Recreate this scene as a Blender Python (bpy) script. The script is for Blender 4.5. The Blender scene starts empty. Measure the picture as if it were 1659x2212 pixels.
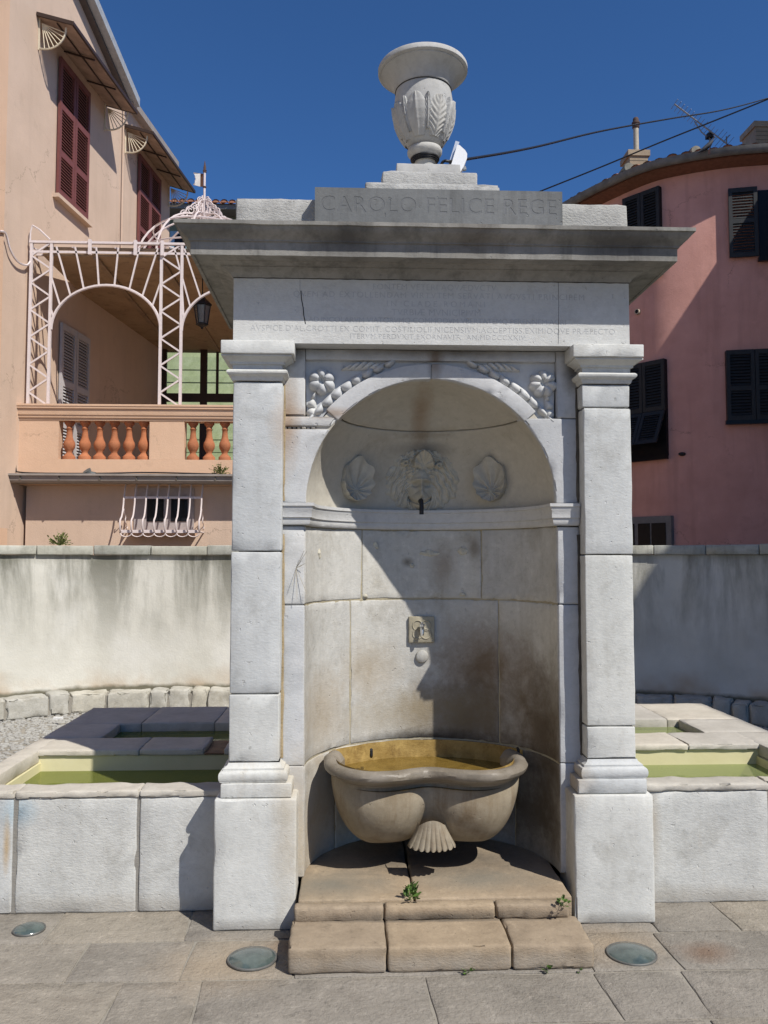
import bpy, bmesh, math, random
from mathutils import Vector, Matrix, noise, geometry
random.seed(7)
sc = bpy.context.scene
R_ = math.radians

# ---------------------------------------------------------------- camera, sky, sun, exposure
F, CX, CY, H = 1789.0, 829.5, 1106.0, 1.6          # focal length in pixels of a 1659 px wide picture, eye height
PIT = math.atan((1208.0 - CY) / F)
YAW = math.atan((CX - 755.0) / F * math.cos(PIT))
cd = bpy.data.cameras.new('camera'); cam = bpy.data.objects.new('camera', cd)
sc.collection.objects.link(cam)
cd.sensor_fit = 'HORIZONTAL'; cd.sensor_width = 36.0; cd.lens = 36.0 * F / 1659.0
cd.clip_start = 0.05; cd.clip_end = 2000
cam.location = (0, 0, H)
cam.rotation_euler = (math.pi / 2 + PIT, 0, -YAW)
sc.camera = cam

SUN_AZ, SUN_EL = R_(42.5), R_(48.0)                 # to the right of straight behind the camera
SD = Vector((math.sin(SUN_AZ) * math.cos(SUN_EL), -math.cos(SUN_AZ) * math.cos(SUN_EL), math.sin(SUN_EL)))
world = bpy.data.worlds.new('World'); sc.world = world; world.use_nodes = True
wn = world.node_tree
for n_ in list(wn.nodes): wn.nodes.remove(n_)
wo = wn.nodes.new('ShaderNodeOutputWorld'); wb = wn.nodes.new('ShaderNodeBackground')
sk = wn.nodes.new('ShaderNodeTexSky'); sk.sky_type = 'NISHITA'; sk.sun_disc = False
sk.sun_elevation = SUN_EL
sk.sun_rotation = math.atan2(SD.x, SD.y)
sk.altitude = 2500; sk.air_density = 1.0; sk.dust_density = 0.0; sk.ozone_density = 10.0
wb.inputs['Strength'].default_value = 0.102
hsv = wn.nodes.new('ShaderNodeHueSaturation'); hsv.inputs['Saturation'].default_value = 1.07
wn.links.new(sk.outputs[0], hsv.inputs['Color']); wn.links.new(hsv.outputs[0], wb.inputs['Color']); wn.links.new(wb.outputs[0], wo.inputs['Surface'])
ld = bpy.data.lights.new('sun', 'SUN'); ld.energy = 4.2; ld.angle = R_(0.53); ld.color = (1.0, 0.955, 0.89)
lo = bpy.data.objects.new('sun', ld); sc.collection.objects.link(lo)
lo.rotation_euler = SD.to_track_quat('Z', 'Y').to_euler(); lo.location = SD * 40
sc.view_settings.view_transform = 'Standard'; sc.view_settings.look = 'None'
sc.view_settings.exposure = 0.30; sc.view_settings.gamma = 1.0; sc.view_settings.use_curve_mapping = False
sc.render.engine = 'CYCLES'; sc.cycles.max_bounces = 5; sc.cycles.diffuse_bounces = 3; sc.cycles.use_denoising = True

# ---------------------------------------------------------------- photo pixel -> point of the place
def ray(x, y):
    u, v = (x - CX) / F, (CY - y) / F
    f = math.cos(PIT) - v * math.sin(PIT); z = math.sin(PIT) + v * math.cos(PIT)
    return Vector((u * math.cos(YAW) + f * math.sin(YAW), -u * math.sin(YAW) + f * math.cos(YAW), z))
def PY(x, y, Y0):
    r = ray(x, y); return r * (Y0 / r.y) + Vector((0, 0, H))
def PZ(x, y, Z0):
    r = ray(x, y); return r * ((Z0 - H) / r.z) + Vector((0, 0, H))
def PV(x, y, A, d):
    """point of the vertical plane through A along d=(dx,dy): returns (t, z)"""
    r = ray(x, y)
    det = r.x * (-d[1]) + d[0] * r.y
    s = (A[0] * (-d[1]) + d[0] * A[1]) / det
    t = (r.x * s - A[0]) * d[0] + (r.y * s - A[1]) * d[1]
    return t, H + r.z * s

# ---------------------------------------------------------------- mesh helpers
COL = sc.collection
def empty(name, loc, label, cat, group=None):
    o = bpy.data.objects.new(name, None); COL.objects.link(o); o.location = loc
    o.empty_display_size = 0.1
    o['label'] = label; o['category'] = cat
    if group: o['group'] = group
    return o
def tag(o, label, cat, group=None):
    o['label'] = label; o['category'] = cat
    if group: o['group'] = group
    return o
def wloc(p):
    m = Vector((0, 0, 0))
    while p is not None:
        m = m + p.location; p = p.parent
    return m
def adopt(o, parent):
    """parent without moving: meshes are modelled in place, only translations are used above them"""
    if parent is not None:
        o.parent = parent
        if parent.type == 'EMPTY':
            o.matrix_parent_inverse = Matrix.Translation(-wloc(parent))
    return o
def mobj(name, V, Fc, mat, parent=None, smooth=False, loc=None, auto=None):
    me = bpy.data.meshes.new(name); me.from_pydata([tuple(v) for v in V], [], Fc)
    bm = bmesh.new(); bm.from_mesh(me); bmesh.ops.recalc_face_normals(bm, faces=bm.faces[:])
    bm.to_mesh(me); bm.free()
    if smooth:
        for p in me.polygons: p.use_smooth = True
        if auto: me.set_sharp_from_angle(angle=R_(auto))
    me.materials.append(mat)
    o = bpy.data.objects.new(name, me); COL.objects.link(o)
    if loc is not None: o.location = loc
    return adopt(o, parent)
def dup(o, name, loc, parent, rot=None):
    c = bpy.data.objects.new(name, o.data); COL.objects.link(c); c.location = loc
    if rot: c.rotation_euler = rot
    return adopt(c, parent)

class MB:
    """collects pieces of ONE part"""
    def __init__(s): s.V = []; s.F = []
    def add(s, V, Fc):
        b = len(s.V); s.V += [Vector(v) for v in V]; s.F += [[i + b for i in f] for f in Fc]; return s
    def box(s, x0, x1, y0, y1, z0, z1, f=None):
        V = [Vector((x, y, z)) for z in (z0, z1) for y in (y0, y1) for x in (x0, x1)]
        if f: V = [f(v) for v in V]
        return s.add(V, [[0, 2, 3, 1], [4, 5, 7, 6], [0, 1, 5, 4], [2, 6, 7, 3], [0, 4, 6, 2], [1, 3, 7, 5]])
    def bar(s, a, b, w, h=None, up=Vector((0, 0, 1))):
        a, b = Vector(a), Vector(b); h = h or w; d = (b - a).normalized()
        if abs(d.dot(up)) > 0.98: up = Vector((0, 1, 0))
        x = d.cross(up).normalized(); y = x.cross(d)
        V = [p + x * (i * w / 2) + y * (j * h / 2) for p in (a, b) for i, j in ((-1, -1), (1, -1), (1, 1), (-1, 1))]
        return s.add(V, [[0, 3, 2, 1], [4, 5, 6, 7], [0, 1, 5, 4], [1, 2, 6, 5], [2, 3, 7, 6], [3, 0, 4, 7]])
    def tube(s, pts, r, n=6, closed=False):
        pts = [Vector(p) for p in pts]; m = len(pts); V = []; up = None
        for i, p in enumerate(pts):
            if closed: t = pts[(i + 1) % m] - pts[i - 1]
            else: t = pts[min(i + 1, m - 1)] - pts[max(i - 1, 0)]
            t.normalize()
            if up is None:
                up = Vector((0, 0, 1)) if abs(t.z) < .9 else Vector((1, 0, 0))
            up = (up - t * up.dot(t)).normalized(); q = t.cross(up)
            rr = r[i] if isinstance(r, (list, tuple)) else r
            V += [p + (up * math.cos(6.2832 * k / n) + q * math.sin(6.2832 * k / n)) * rr for k in range(n)]
        Fc = []
        for i in range(m if closed else m - 1):
            a, b = i * n, ((i + 1) % m) * n
            Fc += [[a + k, a + (k + 1) % n, b + (k + 1) % n, b + k] for k in range(n)]
        if not closed: Fc += [list(range(n))[::-1], [(m - 1) * n + k for k in range(n)]]
        return s.add(V, Fc)
    def lathe(s, prof, c, n=32, tilt=None):
        V = []; c = Vector(c)
        for r, z in prof:
            for k in range(n):
                a = 6.283185 * k / n; v = Vector((r * math.cos(a), r * math.sin(a), z))
                V.append(c + (tilt @ v if tilt else v))
        Fc = []
        for i in range(len(prof) - 1):
            Fc += [[i * n + k, i * n + (k + 1) % n, (i + 1) * n + (k + 1) % n, (i + 1) * n + k] for k in range(n)]
        Fc += [list(range(n))[::-1], [(len(prof) - 1) * n + k for k in range(n)]]
        return s.add(V, Fc)
    def grid(s, fn, nu, nv, closeu=False):
        V = [fn(i / (nu if closeu else nu - 1), j / (nv - 1)) for j in range(nv) for i in range(nu)]
        Fc = []
        for j in range(nv - 1):
            for i in range(nu if closeu else nu - 1):
                k = (i + 1) % nu
                Fc.append([j * nu + i, j * nu + k, (j + 1) * nu + k, (j + 1) * nu + i])
        return s.add(V, Fc)
    def ell(s, c, ax, n=10, m=6):
        c = Vector(c); V = []
        for j in range(1, m):
            p = math.pi * j / m
            for k in range(n):
                a = 6.2832 * k / n
                V.append(c + ax[0] * (math.sin(p) * math.cos(a)) + ax[1] * (math.sin(p) * math.sin(a)) + ax[2] * math.cos(p))
        V += [c + ax[2], c - ax[2]]; T, B = len(V) - 2, len(V) - 1; Fc = []
        for j in range(m - 2):
            Fc += [[j * n + k, j * n + (k + 1) % n, (j + 1) * n + (k + 1) % n, (j + 1) * n + k] for k in range(n)]
        Fc += [[T, (k + 1) % n, k] for k in range(n)] + [[B, (m - 2) * n + k, (m - 2) * n + (k + 1) % n] for k in range(n)]
        return s.add(V, Fc)
    def obj(s, name, mat, parent=None, smooth=False, auto=40):
        return mobj(name, s.V, s.F, mat, parent, smooth, auto=auto if smooth else None)

def ticks(a, b, r, step):
    L = b - a; r = min(r, L * .3)
    n = max(1, int((L - 2 * r) / step))
    return [a, a + r * .35, a + r] + [a + r + (L - 2 * r) * i / n for i in range(1, n)] + [b - r, b - r * .35, b]
def stone(name, x0, x1, y0, y1, z0, z1, mat, parent=None, r=.007, step=.07, amp=.0015, chip=.006, seed=0, mapf=None, freq=9.0):
    """one worn block: rounded, slightly uneven, chipped along its arrises"""
    X, Y, Z = ticks(x0, x1, r, step), ticks(y0, y1, r, step), ticks(z0, z1, r, step)
    idx = {}; V = []; Fc = []
    off = Vector((seed * 3.17, seed * 1.31, seed * 7.7))
    lo_ = Vector((x0, y0, z0)); hi = Vector((x1, y1, z1))
    rr = [min(r, (hi[i] - lo_[i]) * .3) for i in range(3)]
    def vert(i, j, k):
        key = (i, j, k)
        if key in idx: return idx[key]
        p = Vector((X[i], Y[j], Z[k]))
        q = Vector([min(max(p[a], lo_[a] + rr[a]), hi[a] - rr[a]) for a in range(3)])
        d = p - q; nz = sum(1 for a in range(3) if abs(d[a]) > rr[a] * .2)
        dn = d.normalized(); p2 = q + Vector([dn[a] * rr[a] for a in range(3)])
        nv = noise.noise(p * freq + off)
        p2 += dn * (nv * amp)
        if nz >= 2 and chip:
            c = noise.noise(p * 21 + off) * .6 + noise.noise(p * 55 + off) * .4
            p2 -= dn * max(0, c - .12) * chip * 2.2
        idx[key] = len(V); V.append(mapf(p2) if mapf else p2)
        return idx[key]
    nx, ny, nz_ = len(X) - 1, len(Y) - 1, len(Z) - 1
    for i in range(nx):
        for j in range(ny):
            for k in (0, nz_): Fc.append([vert(i, j, k), vert(i + 1, j, k), vert(i + 1, j + 1, k), vert(i, j + 1, k)])
    for i in range(nx):
        for k in range(nz_):
            for j in (0, ny): Fc.append([vert(i, j, k), vert(i + 1, j, k), vert(i + 1, j, k + 1), vert(i, j, k + 1)])
    for j in range(ny):
        for k in range(nz_):
            for i in (0, nx): Fc.append([vert(i, j, k), vert(i, j + 1, k), vert(i, j + 1, k + 1), vert(i, j, k + 1)])
    return mobj(name, V, Fc, mat, parent, True, auto=50)
def sweep(name, path, prof, mat, parent, closed=False, caps=True, wear=0.0):
    """profile points (out, z) carried along a plan polyline with mitred corners; 'out' points to the right-hand side of the path"""
    path = [Vector((p[0], p[1])) for p in path]; n = len(path); V = []; m = len(prof)
    for i in range(n):
        a = path[i] - path[i - 1] if (i > 0 or closed) else path[1] - path[0]
        b = path[(i + 1) % n] - path[i] if (i < n - 1 or closed) else path[-1] - path[-2]
        a.normalize(); b.normalize()
        na, nb = Vector((a.y, -a.x)), Vector((b.y, -b.x))
        mi = (na + nb).normalized(); mi = mi / max(.35, mi.dot(na))
        for o, z in prof:
            w = noise.noise(Vector((path[i].x * 13, path[i].y * 13, z * 31))) * wear
            V.append(Vector((path[i].x + mi.x * (o + w), path[i].y + mi.y * (o + w), z + w * .6)))
    Fc = []
    for i in range(n if closed else n - 1):
        j = (i + 1) % n
        Fc += [[i * m + k, j * m + k, j * m + (k + 1) % m, i * m + (k + 1) % m] for k in range(m)]
    if not closed and caps: Fc += [list(range(m)), [(n - 1) * m + k for k in range(m)][::-1]]
    return mobj(name, V, Fc, mat, parent, True, auto=35)
def densify(path, step, closed=False):
    out = []; n = len(path)
    for i in range(n if closed else n - 1):
        a, b = Vector(path[i]), Vector(path[(i + 1) % n]); k = max(1, int((b - a).length / step))
        out += [a.lerp(b, j / k) for j in range(k)]
    if not closed: out.append(Vector(path[-1]))
    return out
def catmull(P, n=8):
    P = [Vector(p) for p in P]; out = []
    for i in range(len(P) - 1):
        p0 = P[max(i - 1, 0)]; p1 = P[i]; p2 = P[i + 1]; p3 = P[min(i + 2, len(P) - 1)]
        for k in range(n):
            t = k / n
            out.append(.5 * ((2 * p1) + (p2 - p0) * t + (2 * p0 - 5 * p1 + 4 * p2 - p3) * t * t + (3 * p1 - p0 - 3 * p2 + p3) * t ** 3))
    out.append(P[-1]); return out

# ---------------------------------------------------------------- materials
class NT:
    def __init__(s, name):
        s.m = bpy.data.materials.new(name); s.m.use_nodes = True; s.t = s.m.node_tree
        s.b = s.t.nodes['Principled BSDF']; s.pos = s.t.nodes.new('ShaderNodeNewGeometry').outputs['Position']
    def n(s, typ, **kw):
        n_ = s.t.nodes.new('ShaderNode' + typ)
        for k, v in kw.items():
            if k.startswith('_'): setattr(n_, k[1:], v)
            else:
                key = int(k[1:]) if k[0] == 'i' and k[1:].isdigit() else k.replace('__', ' ')
                if hasattr(v, 'is_output') or isinstance(v, bpy.types.NodeSocket): s.t.links.new(v, n_.inputs[key])
                else: n_.inputs[key].default_value = v
        return n_
    def scalepos(s, sx, sy, sz, src=None):
        return s.n('Mapping', Vector=src or s.pos, Scale=(sx, sy, sz)).outputs[0]
    def noise(s, scale, detail=4, rough=.6, vec=None, dist=0):
        return s.n('TexNoise', Vector=vec or s.pos, Scale=scale, Detail=detail, Roughness=rough, Distortion=dist).outputs[0]
    def ramp(s, v, a, b):
        return s.n('MapRange', Value=v, From__Min=a, From__Max=b, _clamp=True).outputs[0]
    def mul(s, a, b, op='MULTIPLY'):
        return s.n('Math', i0=a, i1=b, _operation=op, _use_clamp=op == 'ADD').outputs[0]
    def mix(s, f, a, b, mode='MIX'):
        n_ = s.t.nodes.new('ShaderNodeMix'); n_.data_type = 'RGBA'; n_.blend_type = mode
        for i, v in ((0, f), (6, a), (7, b)):
            if isinstance(v, bpy.types.NodeSocket): s.t.links.new(v, n_.inputs[i])
            else: n_.inputs[i].default_value = v if i == 0 else (tuple(v) + (1,) if len(v) == 3 else v)
        return n_.outputs[2]
    def blob(s, c, rad, wob=.30, ns=6):
        d = s.n('VectorMath', i0=s.pos, i1=c, _operation='SUBTRACT').outputs[0]
        d = s.n('VectorMath', i0=d, i1=(1 / rad[0], 1 / rad[1], 1 / rad[2]), _operation='MULTIPLY').outputs[0]
        l = s.n('VectorMath', i0=d, _operation='LENGTH').outputs[1]
        l = s.mul(l, s.mul(s.mul(s.noise(ns, 8, .74, dist=.2), .5, 'SUBTRACT'), wob * 3.4), 'SUBTRACT')
        return s.ramp(l, 1.0, .15)
    def bump(s, hgt, dist=.003, strength=1.0, prev=None):
        b_ = s.n('Bump', Height=hgt, Distance=dist, Strength=strength)
        if prev: s.t.links.new(prev, b_.inputs['Normal'])
        return b_.outputs[0]
    def done(s, col, rough=.85, nrm=None, spec=.3, **kw):
        for k, v in (('Base Color', col), ('Roughness', rough), ('Specular IOR Level', spec)) + tuple((k.replace('__', ' '), v) for k, v in kw.items()):
            if isinstance(v, bpy.types.NodeSocket): s.t.links.new(v, s.b.inputs[k])
            else: s.b.inputs[k].default_value = tuple(v) + (1,) if isinstance(v, tuple) and len(v) == 3 else v
        if nrm: s.t.links.new(nrm, s.b.inputs['Normal'])
        return s.m
def plain(name, col, rough=.6, var=.12, bump=.0, ns=14, spec=.3, metal=0.0):
    t = NT(name); n1 = t.noise(ns, 5)
    c = t.mix(t.ramp(n1, .3, .7), tuple(x * (1 - var) for x in col), tuple(min(1, x * (1 + var)) for x in col))
    nr = t.bump(t.noise(ns * 6, 4), bump, 1) if bump else None
    return t.done(c, rough, nr, spec, Metallic=metal)
def limestone(name, c1, c2, dirt=.35, dirtc=(.16, .145, .115), stains=(), peck=.0016, streak=0.0, big=1.7, rough=.88, mott=.12, lichen=.0):
    t = NT(name)
    c = t.mix(t.ramp(t.noise(big, 5, .62), .32, .68), c1, c2)
    c = t.mix(t.mul(t.ramp(t.noise(38, 4, .7), .45, .75), .22), c, tuple(x * .62 for x in c1))
    c = t.mix(t.mul(t.ramp(t.noise(5.5, 7, .72, dist=.5), .52, .78), dirt), c, dirtc)
    mt = t.noise(17, 6, .75)
    c = t.mix(t.mul(t.ramp(mt, .55, .72), mott * 2), c, tuple(x * .5 for x in c1))
    c = t.mix(t.mul(t.ramp(mt, .46, .30), mott * 2), c, tuple(min(1, x * 1.28) for x in c2))
    sp = t.ramp(t.noise(75, 3, .6), .70, .76)
    c = t.mix(t.mul(sp, .45), c, (.10, .09, .075))
    if streak:
        st = t.ramp(t.noise(1, 5, .65, vec=t.scalepos(14, 14, 1.1)), .5, .72)
        c = t.mix(t.mul(st, streak), c, dirtc)
    rnd = t.n('ObjectInfo').outputs['Random']
    c = t.mix(t.ramp(rnd, .35, 1.0), c, (1.07, 1.05, 1.0), 'MULTIPLY'); c = t.mix(t.ramp(rnd, .65, 0.0), c, (.90, .905, .91), 'MULTIPLY')
    if lichen:
        vo_ = t.n('TexVoronoi', Vector=t.pos, Scale=9.0, Randomness=1.0).outputs['Distance']
        lm = t.mul(t.ramp(t.mul(vo_, t.mul(t.noise(40, 4, .7), .35), 'ADD'), .26, .20), t.ramp(t.noise(2.3, 3), .52, .66))
        c = t.mix(t.mul(lm, lichen), c, (.13, .125, .10))
        rs = t.mul(t.ramp(t.noise(1, 4, .6, vec=t.scalepos(9, 9, 2.2)), .62, .74), t.ramp(t.noise(1.7, 2), .5, .65))
        c = t.mix(t.mul(rs, lichen * .7), c, (.36, .27, .16))
    for cen, rad, col, amt in stains:
        c = t.mix(t.mul(t.blob(cen, rad), amt), c, col)
    v = t.scalepos(55, 55, 110)
    h = t.noise(1, 4, .7, vec=v)
    nr = t.bump(h, peck, 1.0)
    nr = t.bump(t.noise(7, 4, .6), .004, .7, nr)
    nr = t.bump(t.ramp(t.noise(33, 3, .6), .68, .74), -.0022, 1.0, nr)
    return t.done(c, rough, nr, .25)
CXM = 0.383            # middle of the fountain
YS, YP = 3.75, 3.84    # front of the pillar shafts, front of the piers beside the niche
RN = 0.586; ZS = 1.86  # niche radius, springing of its half dome

BROWN = (.20, .125, .06); DARK = (.055, .047, .037)
M_stone = limestone('pillar limestone', (.485, .50, .497), (.565, .575, .565), dirt=.42, peck=.0017, streak=.12, lichen=.5,
    stains=[((-.27, 3.8, .45), (.10, .3, .5), (.42, .34, .22), .55), ((CXM, 3.7, 0.0), (2, 1, .06), (.20, .17, .13), .5),
            ((1.0, 3.8, .62), (.12, .3, .14), (.33, .24, .14), .6), ((-.3, 3.84, 2.2), (.10, .2, .22), (.36, .25, .16), .65)])
M_frieze = limestone('frieze limestone', (.48, .49, .49), (.54, .548, .545), dirt=.12, peck=.002)
M_attic = limestone('rough attic stone', (.36, .36, .345), (.47, .465, .44), dirt=.5, dirtc=(.11, .105, .095), peck=.006)
M_plaque = limestone('grey marble plaque', (.125, .132, .137), (.185, .193, .197), dirt=.5, dirtc=(.075, .076, .075), peck=.0008, streak=.55)
M_cornice = limestone('cornice stone', (.215, .21, .195), (.31, .30, .28), dirt=.7, dirtc=(.075, .072, .065), peck=.0012, streak=.5,
    stains=[((-.02, 3.55, 3.0), (.18, .3, .12), (.05, .048, .046), .75), ((1.2, 3.55, 3.0), (.30, .3, .11), (.06, .057, .053), .7), ((-.6, 3.55, 3.03), (.3, .3, .06), (.09, .088, .08), .6), ((.55, 3.55, 3.0), (.2, .3, .1), (.12, .10, .08), .5)])
M_pier = limestone('pier limestone', (.46, .47, .475), (.54, .54, .535), dirt=.25, peck=.0016,
    stains=[((-.29, 3.83, 2.25), (.07, .2, .3), (.33, .23, .15), .8), ((-.1, 3.83, 2.28), (.25, .2, .035), (.30, .20, .12), .6), ((.40, 3.83, 2.55), (.05, .3, .14), (.16, .11, .07), .8),
            ((1.083, 3.85, 1.4), (.020, .2, 1.2), (.06, .055, .048), .95), ((-.316, 3.85, 1.2), (.022, .2, .7), (.30, .24, .14), .8), ((-.22, 3.8, .35), (.12, .3, .45), (.40, .32, .2), .7), ((CXM, 3.8, 2.585), (.9, .2, .055), (.11, .09, .07), .8), ((1.05, 3.85, 2.5), (.06, .2, .15), (.09, .085, .075), .85), ((-.29, 3.85, 2.56), (.08, .2, .08), (.09, .08, .07), .85)])  # dark band below the frieze mixes grime with painted shade
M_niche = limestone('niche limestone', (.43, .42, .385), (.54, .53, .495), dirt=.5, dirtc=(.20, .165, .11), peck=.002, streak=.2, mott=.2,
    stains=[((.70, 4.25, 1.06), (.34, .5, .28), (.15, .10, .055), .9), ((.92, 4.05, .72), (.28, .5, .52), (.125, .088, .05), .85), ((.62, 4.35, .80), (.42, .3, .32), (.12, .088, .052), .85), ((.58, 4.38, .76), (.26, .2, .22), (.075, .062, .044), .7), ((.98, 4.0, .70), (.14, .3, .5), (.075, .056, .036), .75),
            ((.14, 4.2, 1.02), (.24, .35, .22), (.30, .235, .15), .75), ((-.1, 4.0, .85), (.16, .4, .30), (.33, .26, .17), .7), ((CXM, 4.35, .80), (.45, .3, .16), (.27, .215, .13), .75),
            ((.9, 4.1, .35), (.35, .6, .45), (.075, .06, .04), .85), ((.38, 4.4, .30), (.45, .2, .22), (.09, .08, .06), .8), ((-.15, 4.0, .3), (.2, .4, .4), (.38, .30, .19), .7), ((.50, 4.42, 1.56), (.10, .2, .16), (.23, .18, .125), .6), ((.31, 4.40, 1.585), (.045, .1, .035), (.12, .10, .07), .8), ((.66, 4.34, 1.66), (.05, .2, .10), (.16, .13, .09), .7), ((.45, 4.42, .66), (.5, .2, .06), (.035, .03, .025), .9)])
M_dome = limestone('niche vault stone', (.40, .38, .335), (.49, .47, .42), dirt=.3, dirtc=(.22, .17, .11), peck=.0007,
    stains=[((CXM - .02, 4.25, 2.35), (.07, .5, .25), (.26, .18, .11), .7), ((CXM, 4.4, 2.25), (.35, .2, .035), (.13, .095, .05), .85), ((CXM, 4.4, 2.18), (.25, .2, .06), (.10, .09, .08), .6)])
M_relief = limestone('carved stone', (.40, .385, .335), (.50, .48, .42), dirt=.4, dirtc=(.17, .145, .10), peck=.0006, big=9)
M_spand = limestone('carved spandrel stone', (.50, .51, .515), (.56, .565, .56), dirt=.22, peck=.0008, big=6)
M_basin = limestone('stained basin stone', (.195, .16, .11), (.31, .27, .205), dirt=.6, dirtc=(.14, .09, .045), peck=.0009, streak=.6, big=4, rough=.75)
M_rim = limestone('wet basin rim stone', (.17, .145, .11), (.26, .23, .19), dirt=.5, dirtc=(.12, .085, .05), peck=.0012, big=7, rough=.38)
M_yellow = limestone('lime stained basin inside', (.26, .17, .05), (.38, .27, .10), dirt=.95, dirtc=(.10, .05, .015), peck=.002, big=9, mott=.35, rough=.6)
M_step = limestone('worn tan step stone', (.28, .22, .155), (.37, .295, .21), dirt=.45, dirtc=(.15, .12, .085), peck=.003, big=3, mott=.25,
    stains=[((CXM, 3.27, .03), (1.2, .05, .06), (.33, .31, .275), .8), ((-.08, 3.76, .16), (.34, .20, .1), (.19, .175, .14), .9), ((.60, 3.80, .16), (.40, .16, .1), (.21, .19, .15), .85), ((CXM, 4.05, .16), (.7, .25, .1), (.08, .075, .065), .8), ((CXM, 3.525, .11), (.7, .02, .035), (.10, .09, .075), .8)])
M_pave = limestone('pinkish paving stone', (.235, .214, .182), (.32, .29, .248), dirt=.55, dirtc=(.155, .13, .105), peck=.009, big=2.4, mott=.34,
    stains=[((-.2, 3.55, 0), (.16, .14, .1), (.16, .095, .055), .8), ((-.5, 3.4, 0), (.35, .3, .1), (.34, .265, .18), .6), ((1.1, 3.5, 0), (.25, .22, .1), (.33, .25, .165), .6), ((1.45, 3.42, 0), (.14, .12, .1), (.17, .10, .06), .7)])
M_mortar = limestone('grey mortar', (.24, .225, .195), (.31, .29, .255), dirt=.4, peck=.003)
M_dirtj = limestone('dark joint', (.10, .09, .075), (.17, .15, .12), dirt=.5, peck=.003)
M_urn = limestone('urn marble', (.40, .40, .39), (.49, .485, .465), dirt=.28, dirtc=(.17, .155, .13), peck=.0007, big=5, streak=.2)
M_black = plain('black rubber', (.012, .012, .014), .45)
M_iron = plain('dark iron', (.018, .018, .02), .5)
M_chrome = plain('chrome', (.75, .78, .82), .12, metal=1.0)
M_leaf = plain('weed leaf', (.07, .13, .025), .55, .35, ns=60)
M_leaf2 = plain('succulent leaf', (.115, .135, .035), .6, .4, ns=40)

# ---------------------------------------------------------------- ground
def struct(o): o['kind'] = 'structure'; return o
M_ground = limestone('dusty ground', (.27, .24, .20), (.33, .295, .25), dirt=.3, peck=.004, big=.6)
gmb = MB(); g_ = 300.0
gmb.add([(-g_, -g_, -.03), (g_, -g_, -.03), (g_, g_, -.03), (-g_, g_, -.03)], [[0, 1, 2, 3]])
struct(gmb.obj('ground', M_ground))
pv = MB(); pv.box(-4.5, 5.2, -1.5, 3.93, -.06, -.006)
pavement = struct(pv.obj('pavement', M_mortar))
rows = [(3.615, 3.925, [-4.4, -3.3, -2.25, -1.285, -.70, .38, 1.335, 1.69, 2.6, 3.6, 5.0]),
        (3.285, 3.60, [-4.4, -3.0, -2.05, -1.082, -.645, -.21, .96, 1.305, 2.05, 3.1, 4.1, 5.0]),
        (2.945, 3.27, [-4.4, -2.9, -2.2, -1.55, -.855, -.55, .30, .95, 1.28, 1.95, 3.0, 5.0]),
        (2.56, 2.93, [-4.4, -3.2, -2.0, -1.3, -.5, .1, .75, 1.25, 2.2, 3.3, 5.0]),
        (2.1, 2.545, [-4.4, -3.0, -1.7, -.9, -.1, .8, 1.6, 2.7, 5.0]),
        (1.6, 2.085, [-4.4, -2.5, -1.3, -.4, .5, 1.3, 2.4, 3.7, 5.0])]
k = 0
for y0, y1, xs in rows:
    for a, b in zip(xs, xs[1:]):
        k += 1
        s1, s2 = random.uniform(-.02, .02), random.uniform(-.02, .02); ym = (y0 + y1) / 2
        tz = random.uniform(-.002, .001)
        def mp(p, s1=s1, s2=s2, a=a, b=b, ym=ym, tz=tz):
            u = (p.x - a) / (b - a)
            w = noise.noise(Vector((p.x * 5, p.y * 5, 3.3))) * .005
            return Vector((p.x + (s1 * (1 - u) + s2 * u) * (p.y - ym) * 3 + w, p.y + w, p.z + tz))
        big = (-1.8 < a < 2.1 or -1.8 < b < 2.1) and y1 > 2.9
        stone('paving_slab', a + .003, b - .003, y0 - .002, y1 + .002, -.05, 0.0, M_pave, pavement, r=.005, step=.05 if big else .3,
              amp=.003, chip=.008, seed=k, mapf=mp, freq=7)

# courtyard behind the troughs: pebbles set in mortar
yd = MB(); yd.box(-7.5, 8.5, 3.93, 9.6, -.06, -.008)
yard = struct(yd.obj('courtyard', M_mortar))
pb = MB()
for i in range(11000):
    left = random.random() < .6
    x = random.uniform(-4.2, -1.75) if left else random.uniform(2.6, 4.4)
    y = random.uniform(5.0, 8.9)
    a = random.uniform(0, 3.14); l, w = random.uniform(.020, .032), random.uniform(.013, .019)
    pb.ell((x, y, -.006), (Vector((math.cos(a), math.sin(a), 0)) * l, Vector((-math.sin(a), math.cos(a), 0)) * w, Vector((0, 0, .010))), 6, 4)
M_peb = limestone('white pebble', (.30, .29, .265), (.46, .45, .41), dirt=.5, peck=.0004, big=20)
po = pb.obj('pebble_paving', M_peb, yard, True, 80); po['kind'] = 'stuff'

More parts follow.
